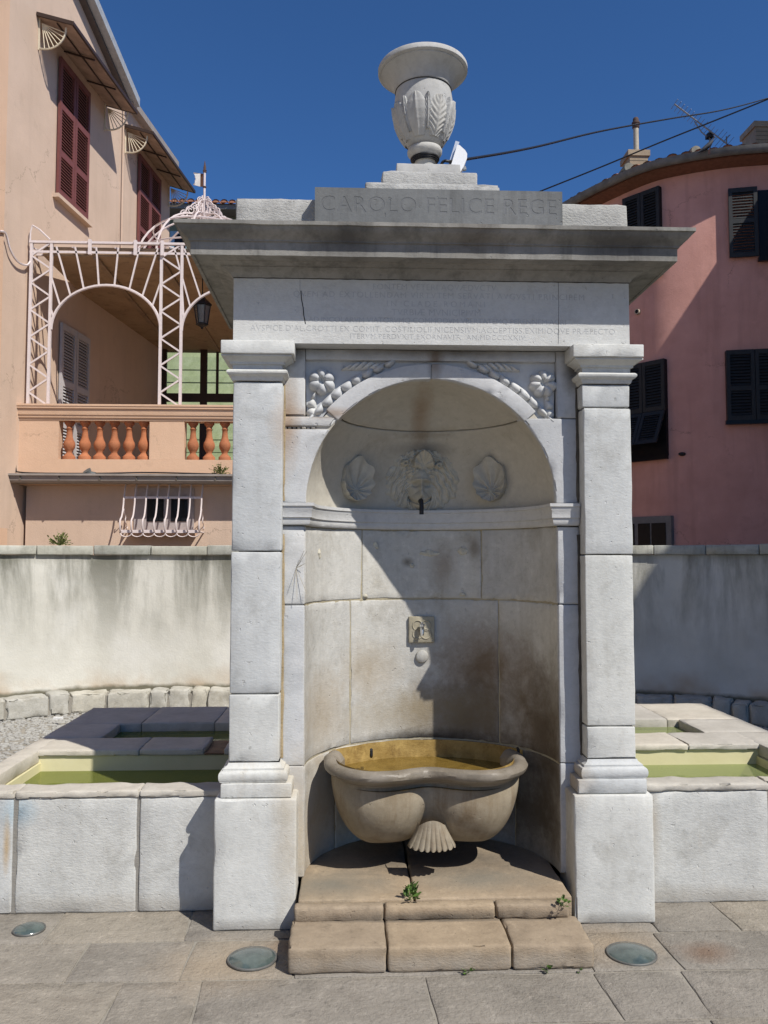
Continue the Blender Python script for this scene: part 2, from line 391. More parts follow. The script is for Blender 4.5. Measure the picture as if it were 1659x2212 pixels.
# ---------------------------------------------------------------- the fountain
fo = empty('wall_fountain', (CXM, 4.1, 0), 'tall white limestone fountain with niche, pillars and inscribed cornice in the middle', 'fountain')
core = MB()
for s_ in (-1, 1):
    core.box(CXM + s_ * .895, CXM + s_ * .62, 3.86, 4.6, 0.0, 2.88)
core.box(CXM - .893, CXM + .893, 4.462, 4.60, .002, 2.878)
core.obj('core_wall', M_dirtj, fo)
pl_id = 0
def pillar(s):
    """s=-1 left, +1 right; stones stacked one on the other"""
    def X(a, b): return sorted((CXM + s * a, CXM + s * b))
    g = .0025
    joints = [.700, .845, 1.62, 2.30] if s > 0 else [.700, 1.00, 1.635, 2.408]
    x0, x1 = X(.612, .968)
    base = stone('base_block', x0, x1, 3.69, 3.97, 0.0, .556, M_stone, fo, r=.009, step=.05, amp=.003, chip=.012, seed=11 + s)
    x0, x1 = X(.634, .945)
    stone('plinth', x0, x1, 3.705, 3.95, .558, .620, M_stone, fo, r=.005, step=.05, chip=.006, seed=21 + s)
    prof = [(0, .622), (.034, .622)] + [(.031 + .009 * math.sin(t), .645 - .022 * math.cos(t)) for t in [.3, .8, 1.3, 1.8, 2.3, 2.8]] + \
           [(.030, .668), (.022, .671), (.022, .679), (.016, .682), (.006, .690), (.001, .700), (0, .700)]
    a, b = X(.692, .915)
    sweep('base_moulding', densify([(a, 3.95), (a, YS), (b, YS), (b, 3.95)], .05), prof, M_stone, fo, wear=.002)
    zz = joints + [2.41] if joints[-1] < 2.40 else joints
    for i, (z0, z1) in enumerate(zip(zz, zz[1:])):
        dx = .002 * ((i * 7) % 3 - 1)
        stone('shaft_stone', a + dx, b + dx, YS + .001 * i, 3.95, z0 + g, z1 - g, M_stone, fo, r=.006, step=.05, amp=.0025, chip=.009, seed=31 + s * 3 + i)
    # astragal and capital
    ast = [(-.03, 2.412), (.002, 2.412), (.008, 2.430), (.020, 2.436), (.026, 2.444), (.026, 2.452), (.018, 2.459), (.0, 2.461), (-.03, 2.461)]
    sweep('astragal', densify([(a, 3.95), (a, YS), (b, YS), (b, 3.95)], .05), ast, M_stone, fo, wear=.002)
    cap = [(-.03, 2.4615), (.001, 2.4615), (.001, 2.484), (.012, 2.486), (.012, 2.495), (.018, 2.498), (.030, 2.507), (.047, 2.515), (.047, 2.521), (-.03, 2.521)]
    sweep('capital_moulding', densify([(a, 3.95), (a, YS), (b, YS), (b, 3.95)], .05), cap, M_stone, fo, wear=.0012)
    x0, x1 = X(.634, .963)
    stone('capital_slab', x0, x1, 3.692, 3.95, 2.5225, 2.5835, M_stone, fo, r=.005, step=.05, chip=.006, seed=51 + s)
for s in (-1, 1): pillar(s)

# piers on both sides of the niche
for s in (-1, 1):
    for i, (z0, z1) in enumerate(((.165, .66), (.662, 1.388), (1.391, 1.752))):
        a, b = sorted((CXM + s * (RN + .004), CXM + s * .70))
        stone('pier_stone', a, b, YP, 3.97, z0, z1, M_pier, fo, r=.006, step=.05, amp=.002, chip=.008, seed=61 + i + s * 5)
# weathered filling where the pillars meet the piers
M_mould = limestone('black mouldy filling', (.06, .056, .05), (.12, .11, .095), dirt=.6, dirtc=(.02, .02, .018), peck=.004, big=9)
M_ochre = limestone('ochre filling', (.30, .23, .13), (.40, .32, .20), dirt=.6, dirtc=(.12, .08, .04), peck=.004, big=9)
for s in (-1, 1):
    x = CXM + s * .6905
    P = [(x + .0035 * noise.noise(Vector((z * 9, s, 0))), YP - .002, z) for z in [.70 + i * .035 for i in range(30)]]
    MB().tube(P, [.0085 + .005 * noise.noise(Vector((p[2] * 17, s * 3, 1))) for p in P], 6).obj('joint_filling', M_mould if s > 0 else M_ochre, fo, True)
    P = [(x + .004 * noise.noise(Vector((z * 9, s, 4))), YP - .002, z) for z in [1.87 + i * .03 for i in range(19)]]
    MB().tube(P, [.0085 + .006 * noise.noise(Vector((p[2] * 17, s * 3, 1))) for p in P], 6).obj('joint_filling', M_mould if s > 0 else M_ochre, fo, True)
# curved stones of the niche
def nmap(p):
    th = p.x / RN; rr = RN + p.y
    return Vector((CXM - rr * math.cos(th), YP + rr * math.sin(th), p.z))
def th_px(px, py=1300):
    best = None
    for i in range(400):
        th = math.pi * i / 399; X, Y = CXM - RN * math.cos(th), YP + RN * math.sin(th)
        r = ray(px, py); e = abs(r.x / r.y - X / Y)
        if best is None or e < best[0]: best = (e, th)
    return best[1] * RN
W = math.pi * RN
courses = [(.16, .652, [0, W * .22, W * .5, W * .78, W]),
           (.656, 1.388, [0, th_px(757, 1450), th_px(1077, 1450), W]),
           (1.392, 1.755, [0, th_px(783), th_px(1040), W])]
k = 0
for z0, z1, xs in courses:
    for a, b in zip(xs, xs[1:]):
        k += 1
        stone('niche_stone', a + (.003 if a else .010), b - (.003 if b < W else .010), 0.0, .075, z0 + .0015, z1 - .0015, M_niche, fo, r=.006, step=.03, amp=.003, chip=.012, seed=80 + k, mapf=nmap)
jm = MB()
jm.grid(lambda u, v: nmap(Vector((.012 + u * (W - .024), .0045, .16 + v * 1.6))), 60, 4)
jm.obj('niche_mortar', limestone('old lime mortar', (.30, .265, .185), (.38, .345, .26), dirt=.6, dirtc=(.10, .08, .05), peck=.003, big=12), fo, True)
# half dome, two courses
def dmap(p):
    th, ph = p.x / RN, p.z / RN; rr = RN + p.y
    return Vector((CXM - rr * math.cos(ph) * math.cos(th), YP + rr * math.cos(ph) * math.sin(th), ZS + rr * math.sin(ph)))
PHJ = math.asin((2.262 - ZS) / RN)
stone('vault_stone', .008, W - .008, 0, .06, -.02, (PHJ - .006) * RN, M_dome, fo, r=.004, step=.04, amp=.002, chip=.006, seed=95, mapf=dmap)
stone('vault_stone', .008, W - .008, 0, .06, (PHJ + .006) * RN, math.pi / 2 * RN - .002, M_dome, fo, r=.004, step=.04, amp=.002, chip=.006, seed=96, mapf=dmap)
MB().grid(lambda u, v: dmap(Vector((.012 + u * (W - .024), .02, v * math.pi / 2 * RN))), 40, 20).obj('vault_mortar', M_dirtj, fo, True)

# arch ring, stiles, rail and sunk spandrels
RE = RN + .072
def amap(p):
    an = p.x / RN
    return Vector((CXM - p.z * math.cos(an), YP - .004 + p.y, ZS + p.z * math.sin(an)))
aj = math.asin((2.266 - ZS) / (RN + .03))
for i, (a, b) in enumerate(((aj + .004, math.pi / 2 - .002), (math.pi / 2 + .002, math.pi - aj - .002))):
    stone('arch_stone', a * RN, b * RN, 0, .10, RN - .001, RE, M_pier, fo, r=.005, step=.03, amp=.002, chip=.016, seed=100 + i, mapf=amap)
def haunch(s, z0, z1, seed, inset=0.0, chip=.014):
    def hm(p):
        intr = math.sqrt(max(0, RN ** 2 - (p.z - ZS) ** 2)) + inset
        return Vector((CXM + s * (intr + (.70 - intr) * p.x / .114), p.y, p.z))
    stone('haunch_stone', 0, .114, YP - .002, 3.97, z0, z1, M_pier, fo, r=.005, step=.025, amp=.003, chip=chip, seed=seed, mapf=hm)
haunch(1, 1.862, 2.262, 131)
haunch(-1, 1.862, 2.205, 132)
haunch(-1, 2.219, 2.262, 133, .012, .03)
for q in range(7):
    stone('broken_chip', CXM - .695 + q * .022, CXM - .676 + q * .022, YP + .004, 3.93, 2.2055, 2.2185, M_mortar, fo, r=.004, step=.012, amp=.006, chip=0, seed=140 + q)
for s in (-1, 1):
    a, b = sorted((CXM + s * (RN + .006), CXM + s * .70))
    stone('stile_stone', a, b, YP - .001, 3.97, 2.270 if s < 0 else 2.265, 2.583, M_pier, fo, r=.005, step=.04, amp=.003, chip=.014, seed=110 + s)
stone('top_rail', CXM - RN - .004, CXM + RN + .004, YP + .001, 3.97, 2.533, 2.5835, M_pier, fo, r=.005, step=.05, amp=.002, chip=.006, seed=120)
for s in (-1, 1):
    pts = [(CXM + s * (RE - .006) * math.cos(R_(q)), ZS + (RE - .006) * math.sin(R_(q))) for q in range(27, 91, 3)] + [(CXM, 2.534), (CXM + s * (RN + .008), 2.534)]
    n_ = len(pts)
    mobj('spandrel_panel', [(x, YP + .028, z) for x, z in pts] + [(x, YP + .036, z) for x, z in pts],
         [list(range(n_)), list(range(n_, 2 * n_))[::-1]] + [[i, (i + 1) % n_, n_ + (i + 1) % n_, n_ + i] for i in range(n_)], M_spand, fo)

# carved rosettes and acanthus in the spandrels
def rosette(c, rad, petals, ph):
    def fn(u, v):
        a = u * 6.28318 + ph; pt = abs(math.cos(petals / 2 * a)) ** .6
        rho = rad * (.80 + .20 * pt); r = v * rho
        t = v
        hgt = .016 + .034 * (math.sin(math.pi * min(1, t * .93 + .05)) ** .7) * (.45 + .55 * pt) if t < .97 else 0
        if t < .28: hgt = .016 + .014 * (t / .28) ** 2 - .006 * math.cos(5 * a) * (t / .28)
        return Vector((c[0] + r * math.sin(a), YP + .028 - hgt, c[1] + r * math.cos(a)))
    return MB().grid(fn, 60, 14, True)
for s, c in ((-1, (-.131, 2.432)), (1, (.915, 2.430))):
    rosette(c, .066 if s < 0 else .068, 6 if s < 0 else 7, .3).obj('rosette', M_spand, fo, True, 70)
    def strip(fn_c, n_l, wid, hgt, flip):
        """serrated acanthus strip: fn_c(t) -> (point, along, across); lobes curl on one edge"""
        def fn(u, v):
            c, al, ac = fn_c(u)
            env = math.sin(math.pi * min(1, max(0, u)) ** .85) ** .45 + .02
            ph_ = (u * n_l + v * .55) % 1.0
            ser = math.sqrt(max(0, 1 - (2 * ph_ - 1) ** 2))
            w_ = wid * env * (v if v < .4 else .4 + (v - .4) * (.10 + 1.05 * ser))
            h_ = hgt * (math.sin(math.pi * min(1, v * 1.02)) ** .6) * (.15 + .95 * ser if v > .35 else .15 + .95 * (ser * v / .35 + .75 * (1 - v / .35))) if 0.01 < v < .99 and .005 < u < .995 else -.006
            p_ = c + ac * (w_ * flip) + al * (v * v * wid * .45)
            return Vector((p_.x, YP + .028 - h_, p_.y))
        return MB().grid(fn, n_l * 14, 16)
    def arcf(t):
        an = R_(33 + 44 * t); rr = RE + .046
        c = Vector((CXM + s * rr * math.cos(an), ZS + rr * math.sin(an)))
        return c, Vector((-s * math.sin(an), math.cos(an))), Vector((-s * math.cos(an), -math.sin(an)))
    strip(arcf, 9, .048, .030, 1).obj('acanthus_leaf', M_spand, fo, True, 60)
    def topf(t): return Vector((CXM + s * (.235 + .19 * t), 2.488)), Vector((-s, 0)), Vector((0, 1))
    strip(topf, 6, .044, .024, 1).obj('acanthus_leaf', M_spand, fo, True, 60)
    def sidef(t): return Vector((CXM + s * (RN - .048), 2.385 - .165 * t)), Vector((0, -1)), Vector((s, 0))
    strip(sidef, 4, .046, .022, 1).obj('acanthus_leaf', M_spand, fo, True, 60)

# impost moulding carried round the niche
arc = [(CXM - RN * math.cos(math.pi * i / 44), YP + RN * math.sin(math.pi * i / 44)) for i in range(45)]
ipath = [(CXM - .69, YP)] + [(CXM - RN, YP)] + arc[1:-1] + [(CXM + RN, YP), (CXM + .69, YP)]
iprof = [(-.02, 1.757), (.012, 1.757), (.018, 1.762), (.022, 1.776), (.022, 1.790), (.030, 1.793), (.030, 1.826), (.034, 1.832), (.034, 1.842), (.041, 1.845), (.041, 1.8595), (-.02, 1.8595)]
sweep('impost_moulding', ipath, iprof, M_pier, fo, wear=.001)

# lion mask: carved relief on the curved back of the niche
def lion_h(X, Y):
    """X,Y in detail units (about half a millimetre), Y down; returns height in metres"""
    def el(cx, cy, rx, ry, h):
        q = ((X - cx) / rx) ** 2 + ((Y - cy) / ry) ** 2
        return h * math.sqrt(max(0, 1 - q))
    def ga(cx, cy, sx, sy, h): return h * math.exp(-((X - cx) / sx) ** 2 - ((Y - cy) / sy) ** 2)
    dx, dy = X - 830, Y - 480; ang = math.atan2(dx, -dy); rad = math.hypot(dx / 1.28, dy)
    out = 325 + 10 * math.sin(ang * 13 + 1.0) + 8 * math.sin(ang * 29)
    m = max(0, 1 - (rad / out) ** 3)
    h = .040 * m ** .6
    if m > 0:
        rr = math.hypot(dx * .9, (Y - 690) * .72)
        fl = math.sin(rr * .105 + 1.5 * math.sin(ang * 7 + rr * .012) + 2.2 * math.sin(ang * 3))
        f2 = math.sin(rr * .21 + 2.0 * math.sin(ang * 10 - rr * .01) + ang * 4)
        h += (.0060 * fl + .0032 * f2) * min(1, m * 2.5)
    h = max(h, el(818, 565, 150, 215, .088))
    h += el(820, 400, 175, 85, .022)
    h += el(815, 672, 100, 80, .026)
    h += ga(690, 620, 60, 70, -.012) + ga(940, 620, 60, 70, -.012)
    h += ga(818, 565, 25, 90, .036) + ga(815, 640, 44, 26, .016)
    h += ga(755, 525, 44, 26, -.042) + ga(888, 525, 44, 26, -.042) + ga(760, 524, 18, 12, .014) + ga(884, 524, 18, 12, .014)
    h += ga(755, 480, 58, 17, .022) + ga(888, 480, 58, 17, .022)
    h += ga(790, 660, 10, 7, -.008) + ga(842, 660, 10, 7, -.008)
    mc = 655 + 62 * max(0, 1 - ((X - 812) / 128) ** 2)
    if abs(X - 812) < 128: h += -.030 * math.exp(-((Y - mc) / 13) ** 2)
    q = math.hypot(X - 845, (Y - 318) * 1.02)
    if q < 138 and Y < 345:
        a2 = math.atan2(X - 845, 330 - Y)
        h = max(h, .058 + .034 * (q / 138) + .009 * math.cos(a2 * 9) * (q / 138) - (.03 if q > 131 else 0))
    h += el(620, 300, 48, 36, .030) + ga(618, 302, 16, 12, -.03) + el(1045, 322, 48, 36, .030) + ga(1040, 328, 18, 12, -.03)
    edge = min(1, max(0, (1 - ((X - 830) / 445) ** 2 - ((Y - 480) / 325) ** 4) * 6))
    return h * edge - .004
def lion(u, v):
    X, Y = 390 + u * 890, 800 - v * 650
    uu = (X - 822) * .0005; Z = 1.868 + (770 - Y) * .00051
    hh = lion_h(X, Y)
    rb = math.sqrt(max(.01, RN ** 2 - (Z - ZS) ** 2)) - hh
    th = math.pi / 2 + uu / RN
    return Vector((CXM - .004 - rb * math.cos(th), YP + rb * math.sin(th), max(Z, 1.8602)))
lm = MB().grid(lion, 170, 130).obj('lion_mask', M_relief, fo, True, 80)
sx, sy, sz = CXM - .012, 4.285, 1.893
spm = MB(); spm.tube([(sx, sy + .06, sz + .012), (sx, sy - .005, sz + .012), (sx, sy - .022, sz + .004), (sx, sy - .027, sz - .015), (sx, sy - .027, sz - .062)], .0115, 10)
so = spm.obj('spout', M_iron, lm, True)
# scallop shells either side
def shell(th, zc):
    n = (Vector((math.cos(th), -math.sin(th), 0)) + Vector((0, -.5, 0))).normalized(); tx = Vector((-n.y, n.x, 0)); up = Vector((0, 0, 1))
    o = Vector((CXM - (RN - .022) * math.cos(th), YP + (RN - .022) * math.sin(th), zc))
    def fn(u, v):
        a = (u * 2 - 1) * R_(179.5); sa, ca = math.sin(a), math.cos(a)
        A, B, hq = .086, .112, -.060                      # ellipse and hinge below its middle
        qa = (sa / A) ** 2 + (ca / B) ** 2; qb = 2 * hq * ca / B ** 2; qc = (hq / B) ** 2 - 1
        rho = (-qb + math.sqrt(qb * qb - 4 * qa * qc)) / (2 * qa)
        rib = math.cos(a * 10.5); fade = max(0, math.cos(a / 2)) ** .5
        r = min(v / .82, 1); rr = rho * r * (1 + .045 * rib * r * fade)
        wr = .030 + .040 * fade
        w = .012 + (wr - .012) * r ** 2.0 + .0100 * rib * fade * math.sin(min(1, r * 1.15) * math.pi * .55) + .022 * math.exp(-(r * rho / .022) ** 2)
        if v > .82:
            k_ = (v - .82) / .18; w = w * (1 - k_) - .05 * k_; rr *= 1 + .05 * math.sin(k_ * 3.14) - .10 * k_
        return o + tx * (sa * rr) + up * (ca * rr + hq) + n * w
    return MB().grid(fn, 150, 26)
for th in (R_(50.5), R_(129.5)):
    shell(th, 2.012).obj('scallop_shell', M_relief, fo, True, 75)

# drinking tap on its carved square
ty = YP + RN
M_tile = limestone('yellowed tap stone', (.33, .295, .21), (.42, .38, .29), dirt=.6, dirtc=(.16, .12, .06), peck=.0008, big=14)
tp = stone('tap_plate', CXM - .068, CXM + .068, ty - .022, ty + .03, 1.158, 1.297, M_tile, fo, r=.004, step=.03, amp=.001, chip=.004, seed=140)
pm = MB()
for a in range(4):
    an = R_(45 + 90 * a); cx_, cz_ = CXM + .031 * math.cos(an), 1.2275 + .031 * math.sin(an)
    pm.tube([(cx_ + .026 * math.cos(t), ty - .022, cz_ + .026 * math.sin(t)) for t in [6.283 * i / 16 for i in range(16)]], .0038, 6, True)
pm.obj('quatrefoil', M_tile, tp, True, 80)
tm = MB(); tm.tube([(CXM, ty + .01, 1.235), (CXM, ty - .05, 1.235), (CXM, ty - .056, 1.228), (CXM, ty - .056, 1.200)], [.012, .012, .011, .009], 10)
tm.lathe([(.002, .0), (.014, .001), (.014, .012), (.006, .018), (.006, .024), (.002, .026)], (CXM, ty - .045, 1.245), 12)
tm.obj('tap', M_chrome, tp, True)
bo = MB(); bo.lathe([(.034, .03), (.034, -.006), (.030, -.016), (.018, -.022), (.001, -.024)], (CXM + .003, ty, 1.085), 24, Matrix.Rotation(math.pi / 2, 3, 'X').inverted())
bo.obj('stone_boss', M_niche, fo, True)
# white mortar patches and holes on the back of the niche
M_cmort = plain('cream mortar', (.50, .47, .38), .9, .2, .002, 40)
for px, py, w, hgt in ((928, 1195, .055, .016), (998, 1190, .026, .020), (812, 1178, .016, .020), (890, 1222, .012, .012), (690, 1195, .014, .022), (1000, 1285, .016, .010), (790, 1288, .012, .010)):
    th = th_px(px, py) / RN; p = nmap(Vector((th * RN, 0, 0))); z = PY(px, py, p.y).z
    q = nmap(Vector((th * RN + .01, 0, 0))) - p; q.normalize()
    pt = MB().ell((0, 0, 0), (q * w, Vector((0, 0, hgt)), Vector((q.y, -q.x, 0)) * .010), 18, 8)
    pt.V = [Vector((p.x, p.y, z)) + v * (1 + .7 * noise.noise(v * 60 + Vector((px, py, 0)))) for v in pt.V]
    pt.obj('mortar_patch', M_cmort, fo, True)
# ---------------------------------------------------------------- engraved stone: letters are real cuts in the face
def text_splines(txt, space=1.0):
    c = bpy.data.curves.new('t', 'FONT'); c.body = txt; c.resolution_u = 2; c.space_character = space
    o = bpy.data.objects.new('t', c); COL.objects.link(o)
    cu = o.to_curve(bpy.context.evaluated_depsgraph_get())
    out = [[(p.co.copy(), p.handle_left.copy(), p.handle_right.copy()) for p in s.bezier_points] for s in cu.splines]
    o.to_curve_clear(); bpy.data.objects.remove(o); bpy.data.curves.remove(c)
    return out
def engraved(name, x0, x1, z0, z1, y, lines, mat, backmat, parent, depth=.004):
    """lines: (text, xa, xb, zbase, height) in world metres on the plane y; one strip of stone face per line"""
    rows_ = []
    for txt, xa, xb, zb, hgt in lines:
        def bounds(S):
            xs = [p[0].x for s in S for p in s]; return min(xs), max(xs)
        b1, b2 = bounds(text_splines(txt, 1.0)), bounds(text_splines(txt, 2.0))
        k = hgt / .70; w1, w2 = b1[1] - b1[0], b2[1] - b2[0]
        S = text_splines(txt, min(max(1 + ((xb - xa) / k - w1) / (w2 - w1), .9), 2.2)); b = bounds(S); kx = (xb - xa) / (b[1] - b[0])
        polys = []
        for s_ in S:
            P = []
            for i in range(len(s_)):
                c0, _, h0 = s_[i]; c1, h1, _ = s_[(i + 1) % len(s_)]
                st_ = 1 if ((h0 - c0).cross(c1 - c0).length < 1e-4 and (h1 - c1).cross(c1 - c0).length < 1e-4) else 4
                for q in range(st_):
                    t_ = q / st_; v = c0 * (1 - t_) ** 3 + h0 * (3 * t_ * (1 - t_) ** 2) + h1 * (3 * t_ * t_ * (1 - t_)) + c1 * t_ ** 3
                    P.append(Vector((xa + (v.x - b[0]) * kx, zb + v.y * k)))
            polys.append(P)
        rows_.append(polys)
    cuts = [z1]
    for r0, r1 in zip(rows_, rows_[1:]):
        cuts.append((min(p.y for P in r0 for p in P) + max(p.y for P in r1 for p in P)) / 2)
    cuts.append(z0); m = MB()
    for polys, zt, zb in zip(rows_, cuts, cuts[1:]):
        V2, E2 = [], []
        for P in [[Vector(q) for q in ((x0, zb), (x1, zb), (x1, zt), (x0, zt))]] + polys:
            o = len(V2); V2 += P; E2 += [(o + i, o + (i + 1) % len(P)) for i in range(len(P))]
        vo, _, fo_, *_r = geometry.delaunay_2d_cdt(V2, E2, [], 0, 1e-7)
        bb = [(min(p.x for p in P), max(p.x for p in P), min(p.y for p in P), max(p.y for p in P), P) for P in polys]
        keep = []
        for f in fo_:
            cx_ = sum(vo[i].x for i in f) / len(f); cy_ = sum(vo[i].y for i in f) / len(f); par = 0
            for ax_, bx_, ay_, by_, P in bb:
                if ax_ < cx_ < bx_ and ay_ < cy_ < by_:
                    for p, q in zip(P, P[1:] + P[:1]):
                        if (p.y > cy_) != (q.y > cy_) and cx_ < (q.x - p.x) * (cy_ - p.y) / (q.y - p.y) + p.x: par ^= 1
            if not par: keep.append(list(f))
        m.add([Vector((v.x, y, v.y)) for v in vo], keep)
        for P in polys:
            n = len(P)
            m.add([Vector((p.x, y, p.y)) for p in P] + [Vector((p.x, y + depth, p.y)) for p in P], [[i, (i + 1) % n, n + (i + 1) % n, n + i] for i in range(n)])
    me = bpy.data.meshes.new(name); me.from_pydata([tuple(v) for v in m.V], [], m.F); me.materials.append(mat)
    ob = bpy.data.objects.new(name, me); COL.objects.link(ob); adopt(ob, parent)
    MB().box(x0 + .001, x1 - .001, y + depth - .0012, y + depth + .01, z0 + .001, z1 - .001).obj('lettering_ground', backmat, ob)
    ed = MB()
    for q in ((x0, x0 + .0009), (x1 - .0009, x1)): ed.box(q[0], q[1], y + .0002, y + depth + .01, z0, z1)
    ed.box(x0 + .001, x1 - .001, y + .0002, y + depth + .01, z0, z0 + .0009); ed.box(x0 + .001, x1 - .001, y + .0002, y + depth + .01, z1 - .0009, z1)
    ed.obj('panel_edge', mat, ob)
    return ob
def ln(txt, pxa, pxb, pyb, hpx, y):
    a, b = PY(pxa, pyb, y), PY(pxb, pyb, y)
    return (txt, a.x, b.x, (a.z + b.z) / 2, hpx * y / F)
yF = YS - .004
L = [ln('FONTEM VETERI AQVÆDVCTV', 806, 1072, 628, 13, yF), ln('QVEM AD EXTOLLENDAM VIRTVTEM SERVATI AVGVSTI PRINCIPEM', 634, 1262, 646, 13, yF),
     ln('IN CLADE ROMANI', 836, 1048, 664, 13, yF), ln('TVRBIÆ MVNICIPIVM', 846, 1038, 683, 14, yF),
     ln('AD.INCOLARVM VIATORVMQ COMMODVM VBERTATEMQ PERENNEM AGRI', 666, 1222, 700, 12, yF),
     ln("AVSPICE.D'AL.CROTTI.EX COMIT. COSTILIOLII.NICENSIVM.ACCEPTISS.EXIMIOQVE PRÆFECTO", 540, 1328, 720, 12.5, yF),
     ln('ITERVM.PERDVXIT.EXORNAVIT.  AN.MDCCCXXIV', 756, 1134, 735, 11, yF)]
L = [(t, a, b, z + .003, h) for t, a, b, z, h in L]
M_cut = limestone('cut stone', (.44, .445, .445), (.50, .505, .50), dirt=.4, peck=.001)
engraved('inscribed_frieze', CXM - .915, CXM + .915, 2.585, 2.8845, yF, L, M_frieze, M_cut, fo, .0020)
fb = MB(); fb.box(CXM - .914, CXM + .914, YS + .0095, 4.60, 2.5855, 2.884); fb.obj('frieze_block', M_frieze, fo)
M_crack = plain('crack dark', (.03, .027, .024), .9)
# hairline cracks and the joint on the frieze
for pts, w in (([(650, 628), (651, 645), (655, 665), (656, 680), (660, 700)], .0042), ([(1206, 606), (1207, 660), (1206, 742)], .0016), ([(648, 604), (648, 628)], .001)):
    P = [PY(x, y, yF) for x, y in pts]; ck = MB()
    for a, b in zip(P, P[1:]): ck.bar(a + Vector((0, .0009, 0)), b + Vector((0, .0009, 0)), w, .003)
    ck.obj('crack', M_crack, fo)

P = [(CXM - .917 + 1.834 * i / 60, YS - .004, 2.8855 + .0022 * noise.noise(Vector((i * .9, 0, 0)))) for i in range(61)]
MB().tube(P, [.0028 + .0016 * noise.noise(Vector((i * .7, 5, 0))) for i in range(61)], 5).obj('cornice_joint', M_mould, fo, True)
# cornice: one profile carried round four sides
cp = [(-.05, 2.886), (.004, 2.886), (.010, 2.893), (.018, 2.905), (.036, 2.917), (.052, 2.921), (.052, 2.926), (.070, 2.929), (.086, 2.934), (.088, 2.937),
      (.150, 2.938), (.153, 2.932), (.166, 2.932), (.167, 2.990), (.174, 2.992), (.174, 2.998), (.180, 3.004), (.192, 3.015), (.206, 3.024), (.216, 3.036), (.220, 3.046), (.228, 3.047), (.228, 3.064), (.20, 3.069), (-.05, 3.085)]
rect = [(CXM - .915, 4.60), (CXM - .915, YS), (CXM + .915, YS), (CXM + .915, 4.60)]
sweep('cornice', densify(rect, .035, True), cp, M_cornice, fo, closed=True, wear=.0022)
MB().box(CXM - .86, CXM + .86, 3.80, 4.55, 2.90, 3.082).obj('cornice_top', M_cornice, fo)
# attic blocks and the inscribed plaque
for s, a, b in ((-1, -.528, .25), (1, .255, 1.300)):
    stone('attic_block', a, b, YS, 4.55, 3.083, 3.262, M_attic, fo, r=.008, step=.04, amp=.006, chip=.012, seed=150 + s, freq=26)
yq = 3.68
MB().box(-.160, .972, yq + .0145, 3.85, 3.075, 3.286).obj('plaque_slab', M_plaque, fo)
M_pcut = limestone('plaque cut', (.13, .137, .14), (.19, .195, .20), dirt=.5, peck=.001)
engraved('inscribed_plaque', -.161, .973, 3.074, 3.287, yq, [('CAROLO FELICE REGE', -.135, .945, 3.176, .073)], M_plaque, M_pcut, fo, .0023)
# stepped foot of the urn
for i, (w, d0, d1, z0, z1) in enumerate(((.322, 3.78, 4.45, 3.25, 3.364), (.231, 3.868, 4.34, 3.365, 3.463), (.157, 3.945, 4.26, 3.464, 3.537))):
    stone('pedestal_step', CXM - w + .008 * (i == 0), CXM + w, d0, d1, z0, z1, M_attic if i < 2 else M_urn, fo, r=.012 if i < 2 else .004, step=.03, amp=.006 if i < 2 else .002, chip=.02 if i == 0 else .008, seed=160 + i, freq=24)

# ---------------------------------------------------------------- urn
UC = Vector((CXM - .002, 4.10, 3.537))
urn = empty('stone_urn', UC, 'carved grey stone urn with flared rim standing on top of the fountain', 'urn')
tilt = Matrix.Rotation(R_(-1.2), 3, 'Y')
foot = [(.001, .0), (.068, .0), (.071, .010), (.068, .020), (.056, .026), (.049, .036), (.047, .052), (.052, .074), (.064, .096), (.080, .113), (.088, .124), (.089, .137), (.084, .147), (.070, .151)]
MB().lathe(foot, UC, 40, tilt).obj('urn_foot', M_urn, urn, True)
body = [(.060, .149), (.074, .156), (.092, .174), (.113, .205), (.132, .245), (.146, .285), (.153, .325), (.152, .365), (.147, .405), (.142, .440), (.141, .447)]
MB().lathe(body, UC, 56, tilt).obj('urn_body', M_urn, urn, True)
neck = [(.138, .447), (.144, .452), (.146, .458), (.150, .470), (.160, .488), (.174, .506), (.192, .522), (.208, .533), (.214, .536), (.214, .542), (.224, .543), (.229, .548), (.229, .566), (.224, .574), (.205, .580), (.185, .578), (.17, .560), (.001, .55)]
MB().lathe(neck, UC, 64, tilt).obj('urn_rim', M_urn, urn, True)
def brad(z):
    for (r0, z0), (r1, z1) in zip(body, body[1:]):
        if z0 <= z <= z1: return r0 + (r1 - r0) * (z - z0) / (z1 - z0)
    return body[-1][0]
def ul(a0, wide, top, bot, ribs):
    def fn(u, v):
        z = bot + (top - bot) * v; x = u * 2 - 1
        wd = wide * (.62 + .38 * math.sin(math.pi * min(1, v * 1.15))) * (1 if v < .72 else math.sqrt(max(0, 1 - ((v - .72) / .28) ** 2)) + .02)
        h = .007 * (1 - abs(x) ** 4) + .005 * math.exp(-(x / .10) ** 2) + (.0030 * math.sin((v * 8 - abs(x) * 2.6) * 6.28 * .9) * (1 - math.exp(-(x / .2) ** 2)) if ribs else .002)
        h += .010 * max(0, v - .8) * 4 * .5
        if abs(x) > .97 or v > .985: h = -.004
        rr = brad(z) + h
        a = a0 + x * wd
        return UC + tilt @ Vector((rr * math.sin(a), -rr * math.cos(a), z))
    return MB().grid(fn, 25, 46)
for i in range(8):
    a0 = R_(-20 + 45 * i)
    ul(a0, .43, .372 if i % 2 == 0 else .362, .175, i % 2 == 1 or i > 1).obj('acanthus_leaf', M_urn, urn, True, 70)
    ul(a0 + R_(22.5), .15, .366, .20, True).obj('acanthus_leaf', M_urn, urn, True, 70)
